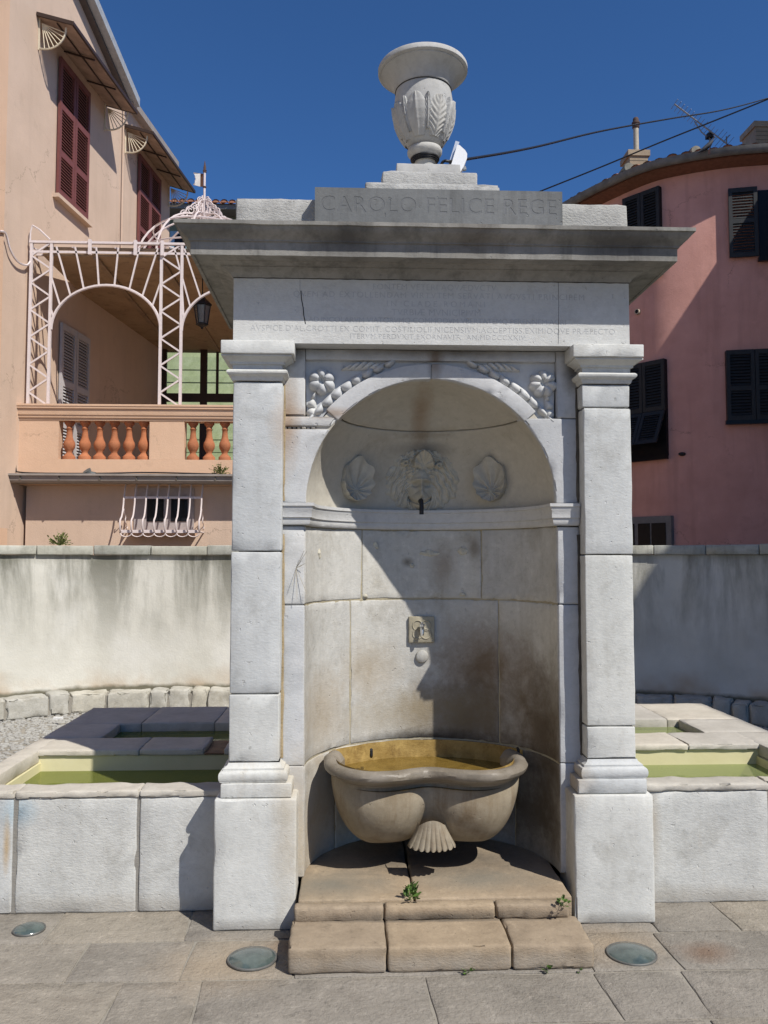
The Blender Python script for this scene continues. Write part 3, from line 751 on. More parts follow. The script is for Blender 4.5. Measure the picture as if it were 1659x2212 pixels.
# black cable wrapped round the foot and wire round the neck
cb = MB()
for k_ in range(3):
    cb.tube([UC + tilt @ Vector(((.060 + .005 * k_) * math.cos(t), (.060 + .005 * k_) * math.sin(t), .080 + .008 * k_)) for t in [6.283 * i / 30 for i in range(30)]], .005, 6, True)
ub = tag(cb.obj('cable_coil', M_black, None, True), 'black cable coiled round the foot of the stone urn', 'cable')
nw = MB(); nw.tube([UC + tilt @ Vector((.1435 * math.cos(t), .1435 * math.sin(t), .4465)) for t in [6.283 * i / 48 for i in range(48)]], .0022, 5, True)
tag(nw.obj('wire_loop', M_black, None, True), 'thin dark wire tied round the neck of the urn', 'wire')
# white relay box leaning on the urn
bx = empty('relay_box', (CXM + .115, 4.03, 3.537), 'white plastic aerial box leaning against the foot of the urn', 'box')
o_ = Vector((CXM + .112, 4.02, 3.54)); dirv = Vector((.30, 0, 1)).normalized(); rt = Vector((1, 0, -.30)).normalized()
def bmp(P, y): return [o_ + rt * p[0] + dirv * p[1] + Vector((0, y, 0)) for p in P]
prof_ = [(0, 0), (.055, .0), (.062, .03), (.066, .075), (.060, .098), (.045, .112), (.012, .128), (0, .126)]
A_, B_ = bmp(prof_, -.025), bmp(prof_, .035); n_ = len(prof_)
M_white = plain('white plastic', (.78, .79, .80), .4, .03)
mobj('casing', A_ + B_, [list(range(n_))[::-1], list(range(n_, 2 * n_))] + [[i, (i + 1) % n_, n_ + (i + 1) % n_, n_ + i] for i in range(n_)], M_white, bx, False)
MB().bar(o_ + rt * .062 + dirv * .022 + Vector((0, -.012, 0)), o_ + rt * .075 + dirv * .03 + Vector((0, -.012, 0)), .02, .016).obj('socket', plain('grey plastic', (.25, .26, .27), .5), bx)
MB().bar(o_ + rt * (-.004) - dirv * .002 + Vector((0, .0, 0)), o_ + rt * (-.004) + dirv * .155, .006, .02).obj('bracket', plain('zinc', (.5, .52, .55), .4, metal=.6), bx)

# ---------------------------------------------------------------- basin of the fountain
BX = CXM - .020; HW = .470
def fy(x):
    """front outline of the basin: two lobes with a hollow between"""
    ax = abs(x)
    if ax > .215: y = 3.985 - .285 * math.sqrt(max(0, 1 - ((ax - .215) / (HW - .215 + .004)) ** 2))
    else: y = 3.70
    return y + .072 * math.exp(-(x / .125) ** 2)
xs_ = [HW * math.sin(math.pi / 2 * (i / 60 * 2 - 1)) for i in range(61)]
YB = 4.30
def bowl(u, v):
    x = HW * .95 * math.sin(math.pi / 2 * (u * 2 - 1)); ax = abs(x)
    zb = .258 + .31 * (1 - math.sqrt(max(0, 1 - (max(0, ax - .25) / (HW * .955 - .25)) ** 2))) + .05 * math.exp(-(x / .055) ** 2)
    ph = v * math.pi / 2
    yf = fy(x / .95) + .034 + .045 * math.exp(-(ph / .28) ** 2) + .035 * math.exp(-(x / .08) ** 2) * math.sin(ph)
    return Vector((BX + x, YB - (YB - yf) * math.cos(ph) ** .42, .612 - (.612 - zb) * math.sin(ph)))
bas = MB().grid(bowl, 90, 30).obj('basin', M_basin, fo, True, 80)
rp = [(BX - .455, 4.155), (BX - .478, 4.07)] + [(BX + x, fy(x)) for x in xs_] + [(BX + .478, 4.07), (BX + .455, 4.155)]
rprof = [(-.075, .585), (-.055, .580), (-.045, .592), (-.030, .597), (-.018, .604), (-.004, .612), (.006, .622), (.009, .636), (.004, .649), (-.008, .658), (-.026, .661), (-.044, .656), (-.056, .646), (-.075, .62)]
rim = sweep('rim', densify(rp, .012), rprof, M_rim, bas, wear=.0045)
MB().grid(lambda u, v: Vector((BX + xs_[int(u * 60 + .5)] * .90, min(4.2, fy(xs_[int(u * 60 + .5)]) + .053), .655 - v * .058)), 61, 2).obj('basin_inside', M_yellow, bas, True)
MB().grid(lambda u, v: nmap(Vector((W * (.185 + .63 * u), -.010, .545 + v * .106 + .004 * noise.noise(Vector((u * 9, 0, 0))))) ), 50, 4).obj('basin_back', M_yellow, bas, True)
t = NT('rusty basin water')
wat = t.done(t.mix(t.ramp(t.noise(9, 4), .35, .65), (.12, .075, .015), (.20, .13, .03)), .05, t.bump(t.noise(26, 2), .003, .6), .5)
wv = []; 
for x in xs_: wv.append((BX + x * .9, fy(x) + .054, .562))
for x in reversed(xs_):
    wv.append((BX + x * .9, max(fy(x) + .056, YP + math.sqrt(max(0, (RN - .006) ** 2 - (BX + x * .9 - CXM) ** 2))), .562))
mobj('water', wv, [list(range(len(wv)))], wat, bas)
hk = MB()
for px in (802, 1118):
    q = PY(px, 1632, 4.12); hk.tube([(q.x, 4.17, .632), (q.x, 4.12, .634), (q.x, 4.10, .648), (q.x, 4.10, .664), (q.x, 4.12, .668)], .0075, 7)
hk.obj('hook', M_iron, bas, True)
def skirt(u, v):
    a = u * 2 - 1; rib = abs(math.cos(a * 4.0 * math.pi)) ** .7
    e = .0 if abs(a) > .985 or v > .985 else 1
    x = a * (.060 + .050 * v); yy = 3.822 - (.052 + .022 * v) * math.sqrt(max(0, 1 - a * a * .8)) - .010 * rib * v + (.05 * (1 - e))
    return Vector((BX + .012 + x, yy, .400 - .088 * v ** .9 - .014 * v * (math.sqrt(max(0, 1 - a * a))) - .007 * rib * v + .03 * (1 - v) * (1 - a * a)))
MB().grid(skirt, 97, 14).obj('shell_bracket', M_basin, bas, True, 80)

# ---------------------------------------------------------------- steps in front
ids = 0
for a, b in ((-.236, .1475), (.1515, .636), (.640, .962)):
    ids += 1
    stone('step_stone', a, b, 3.295, 3.56, 0.0, .103 - .002 * ids, M_step, fo, r=.014, step=.022, amp=.005, chip=.02, seed=170 + ids, freq=14)
for a, b in ((-.226, .1445), (.1495, .613), (.617, .925)):
    ids += 1
    stone('riser_stone', a, b, 3.528, 3.585, .095, .158, M_step, fo, r=.012, step=.025, amp=.005, chip=.014, seed=170 + ids, freq=14)
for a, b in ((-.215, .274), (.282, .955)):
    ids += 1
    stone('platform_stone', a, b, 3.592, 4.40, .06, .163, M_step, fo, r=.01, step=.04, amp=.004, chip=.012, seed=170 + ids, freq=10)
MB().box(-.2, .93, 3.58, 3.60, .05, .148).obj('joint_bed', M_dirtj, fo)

# ---------------------------------------------------------------- washing troughs
ZT = .544
M_trough = limestone('trough limestone', (.44, .45, .445), (.53, .535, .52), dirt=.42, peck=.003, streak=.12, lichen=.6,
    stains=[((-1.5, 3.9, .45), (.10, .2, .09), (.33, .44, .50), .7), ((-1.55, 3.9, .30), (.02, .1, .16), (.42, .30, .16), .8), ((.4, 3.9, .03), (3, .2, .07), (.33, .29, .23), .55), ((1.42, 3.9, .35), (.05, .2, .25), (.36, .31, .24), .6)])
M_cop = limestone('pinkish coping stone', (.455, .425, .365), (.555, .52, .455), dirt=.25, dirtc=(.25, .18, .14), peck=.0014, big=4)
t = NT('pale yellow trough paint')
M_paint = t.done(t.mix(t.ramp(t.noise(3, 5), .35, .7), (.63, .58, .34), (.70, .65, .41)), .7, t.bump(t.noise(22, 3), .002, .6), .3)
def water(name, c1, c2):
    t = NT(name); m = t.done(t.mix(t.ramp(t.noise(1.4, 4), .35, .65), c1, c2), .03, t.bump(t.noise(5, 4), .006, .35), .5)
    tr_ = t.n('BsdfTransparent', Color=(.62, .72, .30, 1)); mx = t.n('MixShader', i0=.58, i1=tr_.outputs[0], i2=t.b.outputs[0])
    t.t.links.new(mx.outputs[0], t.t.nodes['Material Output'].inputs['Surface']); return m
M_wShade = water('green trough water', (.17, .19, .035), (.22, .24, .055))  # darker copy: the fountain's shade is put into the water colour
M_wSun = water('sun-toned trough water', (.31, .36, .15), (.37, .42, .19))  # paler copy: sunlight on this trough is put into the water colour
def trough(s, label, mw):
    """s=-1 left of the fountain, +1 right"""
    def X(d): return CXM + s * d
    def bxs(d0, d1): return sorted((X(d0), X(d1)))
    tr = empty('wash_trough', (X(1.5), 4.9, 0), label, 'trough', 'stone washing troughs either side of the fountain')
    outer = 2.205
    # front slabs, standing stones with mortar between
    edges = [.92, 1.345, 1.90, outer] if s < 0 else [.92, 1.60, 2.0, outer]
    for i, (a, b) in enumerate(zip(edges, edges[1:])):
        x0, x1 = bxs(a + .008, b - .008)
        stone('front_slab', x0, x1, 3.90 + .004 * (i % 2), 4.03, 0.0, ZT - .035, M_trough, tr, r=.008, step=.05, amp=.005, chip=.012, seed=190 + i + 7 * s, freq=8)
        stone('front_coping', x0 - .007, x1 + .007, 3.895 + .003 * (i % 2), 4.035, ZT - .033, ZT, M_cop, tr, r=.009, step=.025, amp=.007, chip=.02, seed=200 + i + 7 * s, freq=13)
    x0, x1 = bxs(.90, outer - .01)
    MB().box(x0, x1, 3.908, 4.02, 0.001, ZT - .03).obj('front_mortar', M_mortar, tr)
    inn = 2.10 if s < 0 else 1.965
    # side and back
    x0, x1 = bxs(inn, outer)
    stone('side_coping', x0, x1, 4.04, 5.05, ZT - .07, ZT, M_cop, tr, r=.007, step=.05, amp=.003, chip=.012, seed=210 + s)
    MB().box(min(X(inn + .012), X(outer - .004)), max(X(inn + .012), X(outer - .004)), 4.03, 6.03, 0, ZT - .06).obj('side_wall', M_trough, tr)
    in2 = 1.850 if s < 0 else 1.79
    x0, x1 = bxs(in2, outer)
    stone('side_coping', x0, x1, 5.055, 5.46, ZT - .07, ZT, M_cop, tr, r=.007, step=.05, amp=.003, chip=.012, seed=212 + s)
    bj = [.90, 1.25, 1.72, outer]
    for i, (a, b) in enumerate(zip(bj, bj[1:])):
        x0, x1 = bxs(a + .0005, b - .0005)
        stone('back_coping', x0, x1, 5.465, 6.05, ZT - .07, ZT + .002 * (i % 2), M_cop, tr, r=.007, step=.05, amp=.003, chip=.012, seed=215 + i + s)
    MB().box(min(X(.88), X(outer - .006)), max(X(.88), X(outer - .006)), 5.48, 6.02, 0, ZT - .065).obj('back_wall', M_trough, tr)
    # divider with its spillway notch
    nx = 1.135 if s < 0 else 1.150
    nd = [(.86, nx - .055), (nx + .055, 1.55), (1.5515, inn + .02)]
    for i, (a, b) in enumerate(nd):
        x0, x1 = bxs(a, b)
        stone('divider_stone', x0, x1, 4.72, 5.045, ZT - .034, ZT, M_cop, tr, r=.008, step=.04, amp=.004, chip=.02, seed=220 + i + s, freq=11)
    x0, x1 = bxs(.85, inn + .005)
    MB().box(x0, x1, 4.735, 5.04, .05, ZT - .0345).obj('divider_wall', M_paint, tr)
    x0, x1 = bxs(nx - .055, nx + .055)
    stone('spillway', x0, x1, 4.722, 5.04, ZT - .0342, ZT - .022, plain('rusty spillway', (.20, .12, .065), .6, .4, .003, 20), tr, r=.006, step=.03, amp=.002, chip=0, seed=228)
    # painted lining and water of both basins
    x0, x1 = bxs(.90, inn)
    li = MB(); li.box(x0 - .012, x1 + .012, 4.036, 4.048, .05, ZT - .034)
    li.box(x0 - .0125, x1 + .0125, 4.05, 4.734, .05, .06)
    li.box(X(inn) - .011, X(inn) + .011, 4.03, 4.735, .05, ZT - .071)
    x2, x3 = bxs(.90, in2)
    li.box(X(in2) - .011, X(in2) + .011, 5.042, 5.475, .05, ZT - .071)
    li.box(x2, x3, 5.466, 5.478, .05, ZT - .072)
    li.obj('painted_lining', M_paint, tr)
    a, b = bxs(.88, inn)
    MB().add([(a, 4.04, .427), (b, 4.04, .427), (b, 4.737, .427), (a, 4.737, .427)], [[0, 1, 2, 3]]).obj('water', mw, tr)
    a, b = bxs(.88, in2)
    MB().add([(a, 5.04, .492), (b, 5.04, .492), (b, 5.475, .492), (a, 5.475, .492)], [[0, 1, 2, 3]]).obj('water', mw, tr)
    return tr
trough(-1, 'stone washing trough with shade-toned green water left of the fountain', M_wShade)
trough(1, 'sunlit stone washing trough with sun-toned green water right of the fountain', M_wSun)

# ---------------------------------------------------------------- lamps set in the paving
t = NT('thick green lamp glass')
M_lens = t.done(t.mix(t.ramp(t.noise(18, 4), .3, .7), (.045, .062, .058), (.10, .13, .12)), .16, t.bump(t.noise(9, 3), .003, .5), .6, Coat__Weight=.6, Coat__Roughness=.04)
M_ring = plain('worn steel ring', (.16, .16, .15), .5, .3, metal=.5)
for (px, py, rx, lab) in ((63, 2009, .068, 'small round glass lamp set in the paving before the left trough'), (545, 2072, .100, 'round glass lamp set in the paving left of the step'), (1364, 2062, .101, 'round glass lamp set in the paving right of the step')):
    c = PZ(px, py, 0); e = empty('ground_lamp', c, lab, 'ground lamp', 'round lamps set in the paving')
    MB().lathe([(rx * .93, .001), (rx, .001), (rx, .006), (rx * .97, .008), (rx * .93, .007)], (c.x, c.y, 0), 40).obj('ring', M_ring, e, True)
    MB().lathe([(rx * .94, .002), (rx * .92, .007), (rx * .8, .013), (rx * .55, .020), (rx * .28, .0245), (.001, .026)], (c.x, c.y, 0), 40).obj('lens', M_lens, e, True)
# ---------------------------------------------------------------- curved wall with coping and stone ledge
WP = catmull([(-6.6, 5.6), (-5.2, 7.1), (-4.25, 8.05), (-3.6, 8.62), (-3.05, 9.0), (-2.5, 9.18), (-1.4, 9.25), (0, 9.2), (1.5, 9.02), (3.06, 8.62), (3.6, 8.40), (4.15, 8.06), (5.1, 7.3), (6.2, 6.2), (7.0, 5.2)], 10)
WP = [Vector((p[0], p[1])) for p in WP]
cum = [0]
for a, b in zip(WP, WP[1:]): cum.append(cum[-1] + (b - a).length)
def along(s):
    i = 0
    while i < len(cum) - 2 and cum[i + 1] < s: i += 1
    t = (s - cum[i]) / (cum[i + 1] - cum[i]); p = WP[i].lerp(WP[i + 1], t)
    def tan(j): return (WP[min(j + 1, len(WP) - 1)] - WP[max(j - 1, 0)]).normalized()
    d = tan(i).lerp(tan(i + 1), t).normalized()
    return p, Vector((d.y, -d.x))
def wmap(p):
    c, n = along(p.x); return Vector((c.x - n.x * p.y, c.y - n.y * p.y, p.z))      # p.y > 0 runs into the wall
rw = empty('curved_wall', (0, 9.2, 0), 'stained pale rendered wall curving round behind the fountain', 'wall')
t = NT('stained render')
c = t.mix(t.ramp(t.noise(1.3, 7, .68, dist=.2), .30, .70), (.52, .505, .44), (.66, .645, .58))
vs = t.scalepos(3.2, 3.2, .55)
st = t.ramp(t.noise(1, 6, .65, vec=vs, dist=.3), .40, .60)
zz = t.n('SeparateXYZ', i0=t.pos).outputs[2]
top = t.ramp(zz, .55, 1.66)
c = t.mix(t.mul(t.mul(st, top), .95), c, (.13, .128, .098))
c = t.mix(t.mul(t.ramp(t.mul(zz, t.mul(t.noise(2.5, 5, .6), .35), 'SUBTRACT'), 1.36, 1.50), .55), c, (.17, .17, .135))
c = t.mix(t.mul(t.ramp(t.noise(1, 4, .6, vec=t.scalepos(1.4, 1.4, .8)), .55, .7), .4), c, (.74, .73, .69))
lowz = t.ramp(t.mul(zz, t.mul(t.noise(2.2, 4, .5), .5), 'ADD'), .72, .48)
c = t.mix(t.mul(lowz, t.mul(t.ramp(t.noise(1.5, 3), .42, .62), .85)), c, (.40, .27, .15))
c = t.mix(t.ramp(t.mul(zz, t.mul(t.noise(4, 4, .6), .10), 'SUBTRACT'), .20, .16), c, (.15, .14, .10))
nr = t.bump(t.noise(45, 4, .7), .0025, 1); nr = t.bump(t.noise(4, 4), .012, .6, nr)
M_render = t.done(c, .9, nr, .2)
sweep('rendered_wall', [tuple(p) for p in WP], [(0, 0), (0, 1.645), (-.28, 1.645), (-.28, 0)], M_render, rw)
M_wcop = limestone('mossy coping', (.33, .33, .28), (.47, .47, .42), dirt=.65, dirtc=(.12, .12, .09), peck=.002, big=3, streak=.4)
M_ledge = limestone('ledge stone', (.38, .365, .315), (.53, .515, .46), dirt=.65, dirtc=(.20, .17, .11), peck=.005, big=4)
tot = cum[-1]; s0 = .3; k = 0
while s0 < tot - .6:
    l = random.uniform(.5, .68); k += 1
    stone('coping_stone', s0 + .003, s0 + l - .003, -.045, .32, 1.647, 1.748 + random.uniform(-.006, .006), M_wcop, rw, r=.010, step=.12, amp=.003, chip=.012, seed=300 + k, mapf=wmap)
    s0 += l
s0 = .3
while s0 < tot - .5:
    l = random.choice((random.uniform(.16, .24), random.uniform(.24, .46))); k += 1
    stone('ledge_stone', s0 + .008, s0 + l - .008, -.25 + random.uniform(-.012, .012), .02, 0.0, .205 + random.uniform(-.012, .012), M_ledge, rw, r=.022, step=.04, amp=.018, chip=.04, seed=400 + k, mapf=wmap, freq=11)
    s0 += l
sweep('ledge_mortar', [tuple(p) for p in WP], [(.225, 0), (.225, .165), (-.02, .18), (-.02, 0)], M_mortar, rw)
# little plates lying against the ledge
M_plate = plain('white enamel', (.72, .72, .70), .5)
for px, py, lab in ((126, 1551, 'tiny white plate on the ledge at the far left'), (1590, 1546, 'tiny white plate on the shaded ledge at the right')):
    q = PZ(px, py, .06); mbx = MB(); mbx.box(-.045, .045, -.008, .008, -.012, .012, lambda v, q=q: q + v)
    mbx.box(-.036, .036, -.0095, -.0075, -.004, .005, lambda v, q=q: q + v)
    tag(mbx.obj('name_plate', M_plate), lab, 'plate', 'little plates on the ledge')

# ---------------------------------------------------------------- left house
YV = 10.85
A0 = PY(35, 1208, YV); FD = Vector((ray(985, 1208).x, ray(985, 1208).y)).normalized()
FN = Vector((FD.y, -FD.x))
def fac(tt, off, z): return Vector((A0.x + FD.x * tt + FN.x * off, A0.y + FD.y * tt + FN.y * off, z))
def pf(x, y): return PV(x, y, (A0.x, A0.y), FD)
def plaster(name, c1, c2, crack=.15, streak=.2, sc_=1.2, sun=None):
    t = NT(name)
    c = t.mix(t.ramp(t.noise(sc_, 5, .6), .3, .7), c1, c2)
    c = t.mix(t.mul(t.ramp(t.noise(1, 5, .6, vec=t.scalepos(5, 5, .5)), .5, .75), streak), c, tuple(x * .66 for x in c1))
    c = t.mix(t.mul(t.ramp(t.noise(7, 6, .7), .6, .75), crack), c, tuple(min(1, x * 1.2) for x in c2))
    wp = t.n('VectorMath', i0=t.pos, i1=t.n('TexNoise', Vector=t.pos, Scale=1.5, Detail=6.0, Roughness=.7).outputs['Color'], _operation='ADD').outputs[0]
    vc = t.n('TexVoronoi', Vector=wp, Scale=.55, _feature='DISTANCE_TO_EDGE').outputs['Distance']
    c = t.mix(t.mul(t.mul(t.ramp(vc, .006, .001), t.ramp(t.noise(.8, 3), .50, .60)), .55), c, tuple(x * .35 for x in c1))
    c = t.mix(t.mul(t.ramp(t.noise(2.6, 8, .75), .58, .66), .22), c, tuple(x * .72 for x in c1))
    nr = t.bump(t.noise(60, 4, .7), .003, 1)
    nr = t.bump(t.noise(5, 3), .01, .4, nr)
    return t.done(c, .92, nr, .15)
M_peach = plaster('peach plaster', (.545, .41, .31), (.62, .47, .36))
M_para = plaster('warm peach plaster', (.60, .405, .275), (.66, .45, .31), streak=.1)
M_shut = plain('maroon shutter paint', (.175, .062, .055), .55, .1)
M_wshut = plain('pale grey shutter paint', (.46, .44, .44), .6, .06)
M_rail = plain('faded white iron paint', (.66, .58, .56), .55, .08, ns=30)
M_terra = limestone('terracotta', (.36, .13, .06), (.46, .18, .085), dirt=.4, dirtc=(.20, .085, .05), peck=.002, big=9)
M_zinc = plain('grey zinc gutter', (.30, .265, .235), .6, .15, ns=6)
M_fibre = plain('dirty awning board', (.33, .235, .185), .85, .3, .002, 5)
M_awn = plain('awning top', (.30, .23, .19), .85, .2)
M_ceil = limestone('peeling veranda ceiling', (.27, .185, .12), (.36, .26, .17), dirt=.8, dirtc=(.075, .05, .032), peck=.002, big=1.6)
M_dark = plain('painted shade', (.012, .012, .014), .9)  # near-black paint for the shade behind the slats and inside the vent
M_gdark = plain('dark window glass', (.010, .010, .012), .25, spec=.15)
M_brown = plain('brown window frame', (.045, .028, .022), .5)
M_roof = plain('clay roof tile', (.34, .15, .085), .85, .3, .002, 9)
hs = empty('peach_house', (A0.x, A0.y + 2, 0), 'peach plastered house with maroon shutters and veranda on the left', 'house')
# main wall with its falling verge
t0 = -4.0
tA, zA = pf(170, 0); tB, zB = pf(268, 222); slope = (zB - zA) / (tB - tA)
tE = pf(367, 420)[0]; zE = pf(282, 240)[1]
poly = [(t0, 0), (tE, 0), (tE, zE), (tB, zE), (tB, zB), (t0, zB + slope * (t0 - tB))]
V_ = [fac(a, 0, b) for a, b in poly] + [fac(a, -5.0, b) for a, b in poly]; n_ = len(poly)
mobj('house_wall', V_, [list(range(n_)), list(range(n_, 2 * n_))[::-1]] + [[i, (i + 1) % n_, n_ + (i + 1) % n_, n_ + i] for i in range(n_)], M_peach, hs)
pm_ = MB(); a, b = pf(-60, 600)[0], pf(1, 600)[0]
for z0, z1, o_x in ((0, 1.98, .12), (1.98, 12, .03)): pm_.box(a, b + (.10 if o_x > .1 else 0), 0, o_x, z0, z1, lambda v: fac(v.x, v.y, v.z))
pm_.obj('corner_pilaster', M_para, hs)
vg = MB()
pA, pB = (t0, zB + slope * (t0 - tB)), (tB + .15, zB + slope * .15)
def vbox(o0, o1, h0, h1):
    V = [fac(p[0], o, p[1] + hh) for p in (pA, pB) for o, hh in ((o0, h0), (o1, h0), (o1, h1), (o0, h1))]
    vg.add(V, [[0, 3, 2, 1], [4, 5, 6, 7], [0, 1, 5, 4], [1, 2, 6, 5], [2, 3, 7, 6], [3, 0, 4, 7]])
vbox(-5, .10, .0, .05)
vg.obj('verge_board', plain('dark verge', (.10, .085, .08), .8), hs)
vg = MB(); vbox(-5, .22, .052, .20); vg.obj('roof_edge', plain('zinc roof edge', (.34, .36, .38), .5, .15), hs)
ev = MB(); ev.box(tB + .02, tE + .1, -5, .14, zE, zE + .12, lambda v: fac(v.x, v.y, v.z)); ev.obj('eave', M_zinc, hs)
pp = MB(); q1, q2 = pf(263, 250), pf(258, 520)
pp.tube([fac(q1[0], .035, zE), fac(q1[0], .035, q2[1] - .4)], .012, 6); pp.obj('wall_pipe', M_peach, hs, True)

def shutters(parent, tl, tr, ztl, zbl, mat, rows_=(.0, .36, .72, 1.0), off=.02, ztr=None, name='shutter'):
    """two louvred leaves lying on the facade between tl..tr"""
    w = (tr - tl) / 2
    for i in range(2):
        a = tl + i * w + .008; b = tl + (i + 1) * w - .008; fr = .055
        m = MB(); f = lambda v: fac(v.x, v.y, v.z)
        m.box(a, a + fr, off, off + .04, zbl, ztl, f); m.box(b - fr, b, off, off + .04, zbl, ztl, f)
        hh = ztl - zbl
        for rz in rows_:
            z = zbl + rz * (hh - .09); m.box(a + fr, b - fr, off + .001, off + .039, z, z + .09, f)
        lf_ = m.obj(name, mat, parent)
        sl = MB()
        for r0, r1 in zip(rows_, rows_[1:]):
            za, zb_ = zbl + r0 * (hh - .09) + .09, zbl + r1 * (hh - .09); nn = max(3, int((zb_ - za) / .044))
            for q in range(nn):
                z = za + (q + .5) * (zb_ - za) / nn
                sl.add([fac(tt, off + o1, z + dz) for tt in (a + fr, b - fr) for o1, dz in ((.002, .022), (.008, .026), (.037, -.016), (.031, -.020))],
                       [[0, 1, 2, 3], [4, 7, 6, 5], [0, 4, 5, 1], [1, 5, 6, 2], [2, 6, 7, 3], [3, 7, 4, 0]])
        so_ = sl.obj('louvre_slats', mat, lf_); so_['kind'] = 'stuff'
        MB().box(a + fr, b - fr, off - .012, off - .004, zbl + .02, ztl - .02, f).obj('shade_sheet', M_dark, lf_)  # solid black sheet paints the shade behind the slats
a, za = pf(124, 128); b, zb = pf(189, 197); c_, zc = pf(121.5, 423)
shutters(hs, a, b, (za + zb) / 2, zc, M_shut, (0, .30, .66, 1.0))
z1_top = (za + zb) / 2
MB().box(a - .05, b + .08, .0, .09, zc - .06, zc - .005, lambda v: fac(v.x, v.y, v.z)).obj('window_sill', M_peach, hs)
a2, za2 = pf(296, 338); b2, zb2 = pf(343, 385); zc2 = pf(293, 575)[1]
shutters(hs, a2, b2, (za2 + zb2) / 2, zc2, M_shut, (0, .34, .68, 1.0))
def canopy(ta, tb, zw, out, drop):
    m = MB(); V = [fac(tt, o, z) for tt in (ta, tb) for o, z in ((0, zw), (out, zw - drop), (out, zw - drop + .035), (0, zw + .035))]
    m.add(V, [[0, 1, 2, 3], [4, 7, 6, 5], [0, 4, 5, 1], [1, 5, 6, 2], [2, 6, 7, 3], [3, 7, 4, 0]])
    cn = m.obj('window_canopy', M_fibre, hs)
    e = MB(); e.bar(fac(ta - .02, out + .012, zw - drop + .018), fac(tb + .02, out + .012, zw - drop + .018), .03, .05); e.bar(fac(ta - .012, 0, zw + .02), fac(ta - .012, out, zw - drop + .02), .026, .05); e.bar(fac(tb + .012, 0, zw + .02), fac(tb + .012, out, zw - drop + .02), .026, .05)
    e.obj('canopy_edge', M_brown, cn)
    bt = MB(); nb = 3
    for q in range(1, nb): bt.bar(fac(ta + (tb - ta) * q / nb, .02, zw - .03), fac(ta + (tb - ta) * q / nb, out - .02, zw - drop - .03), .02, .02)
    bt.bar(fac(ta + .02, out * .55, zw - drop * .55 - .02), fac(tb - .02, out * .55, zw - drop * .55 - .02), .015, .015)
    bt.obj('canopy_batten', M_brown, cn)
    for tt in (ta + .05, tb - .05):
        bk = MB(); o0, zz_ = .02, zw - .06; rad = out * .74
        bk.tube([fac(tt, o0 + rad * math.sin(q), zz_ - .10 * math.sin(q) - rad * math.cos(q)) for q in [math.pi / 2 * i / 10 for i in range(11)]], .014, 5)
        for q in [math.pi / 2 * i / 8 for i in range(1, 8)]:
            bk.tube([fac(tt, o0 + .03, zz_ - .02), fac(tt, o0 + rad * math.sin(q) * .98, zz_ - .10 * math.sin(q) - rad * math.cos(q) * .98)], .007, 4)
        bk.bar(fac(tt, .012, zw), fac(tt, .012, zz_ - rad - .02), .02, .02)
        bk.obj('fan_bracket', plain('cream iron', (.62, .54, .40), .6), cn, True)
ca, zca = pf(80, 30); cb_, zcb = pf(229, 231)
canopy(ca, cb_, (zca + zcb) / 2, .50, .16)
ca, zca = pf(268, 272); cb_, zcb = pf(366, 402)
canopy(ca, cb_, (zca + zcb) / 2, .50, .16)
# veranda side door shutters
a, za = pf(127, 702); b, zb = pf(189, 728)
shutters(hs, a, b, (za + zb) / 2, 2.75, M_wshut, (0, .34, .62, 1.0), .015)

# ---- veranda block
def vx(px, y=YV, py=950): return PY(px, py, y).x
XL, XR = vx(35), vx(735)
TEND = pf(347, 800)[0]; YBK = fac(TEND, 0, 0).y
lw = MB(); lw.box(XL + .1, XR, YV + .12, YBK + 2, 0, 2.56); lw.obj('lower_wall', M_peach, hs)
fl = MB(); fl.box(XL + .02, XR, YV + .03, YBK, 2.562, 2.70); fl.obj('veranda_floor', M_para, hs)
ce = MB(); ce.box(XL + .25, XR + .1, YV + .10, YBK + .2, 5.62, 5.74); ce.obj('veranda_ceiling', M_ceil, hs)
cr = MB()
for i in range(5):
    x = XL + .9 + i * .85; cr.box(x, x + .07, YV + .12, YBK - .05, 5.585, 5.619)
cr.obj('ceiling_joist', M_ceil, hs)
# back window with brown frame, added green screen far behind the glass
wx0, wx1 = PY(352, 800, YBK).x, PY(640, 800, YBK).x; wz1 = PY(430, 738, YBK).z
tg = NT('thin window glass'); M_blind = M_low = tg.done((.93, .97, .92), .02, None, .3, Transmission__Weight=1.0, IOR=1.02)
bw = MB(); bw.box(fac(TEND, 0, 0).x - .2, wx0 - .01, YBK, YBK + .2, 2.70, 5.619); bw.box(wx0 - .009, wx1, YBK, YBK + .2, wz1 + .05, 5.618); bw.box(wx1 + .01, XR, YBK, YBK + .2, 2.70, 5.617)
bw.obj('veranda_back_wall', plaster('veranda back wall', (.28, .20, .15), (.33, .24, .18)), hs)
win = MB()
zc_, zb_ = PY(430, 860, YBK).z, PY(430, 1010, YBK).z
xm = PY(441, 800, YBK).x
for x in (wx0, xm, PY(560, 800, YBK).x, wx1): win.bar((x, YBK - .03, zb_), (x, YBK - .03, wz1), .13 if x in (xm,) else .16, .06)
for z in (wz1, zc_, zb_): win.bar((wx0, YBK - .032, z), (wx1, YBK - .032, z), .06, .16)
wf = win.obj('window_frame', M_brown, hs)
xs3 = [wx0, xm, PY(560, 800, YBK).x, wx1]
for i in range(3):
    MB().box(xs3[i] + .06, xs3[i + 1] - .06, YBK - .016, YBK - .006, zc_ + .07, wz1 - .07).obj('pane', M_blind, wf)
    MB().box(xs3[i] + .06, xs3[i + 1] - .06, YBK - .016, YBK - .006, zb_ + .07, zc_ - .07).obj('pane', M_low, wf)
MB().bar((PY(470, 800, YBK).x, YBK - .02, zc_), (PY(470, 800, YBK).x, YBK - .02, wz1), .05, .03).obj('glazing_bar', M_brown, wf)
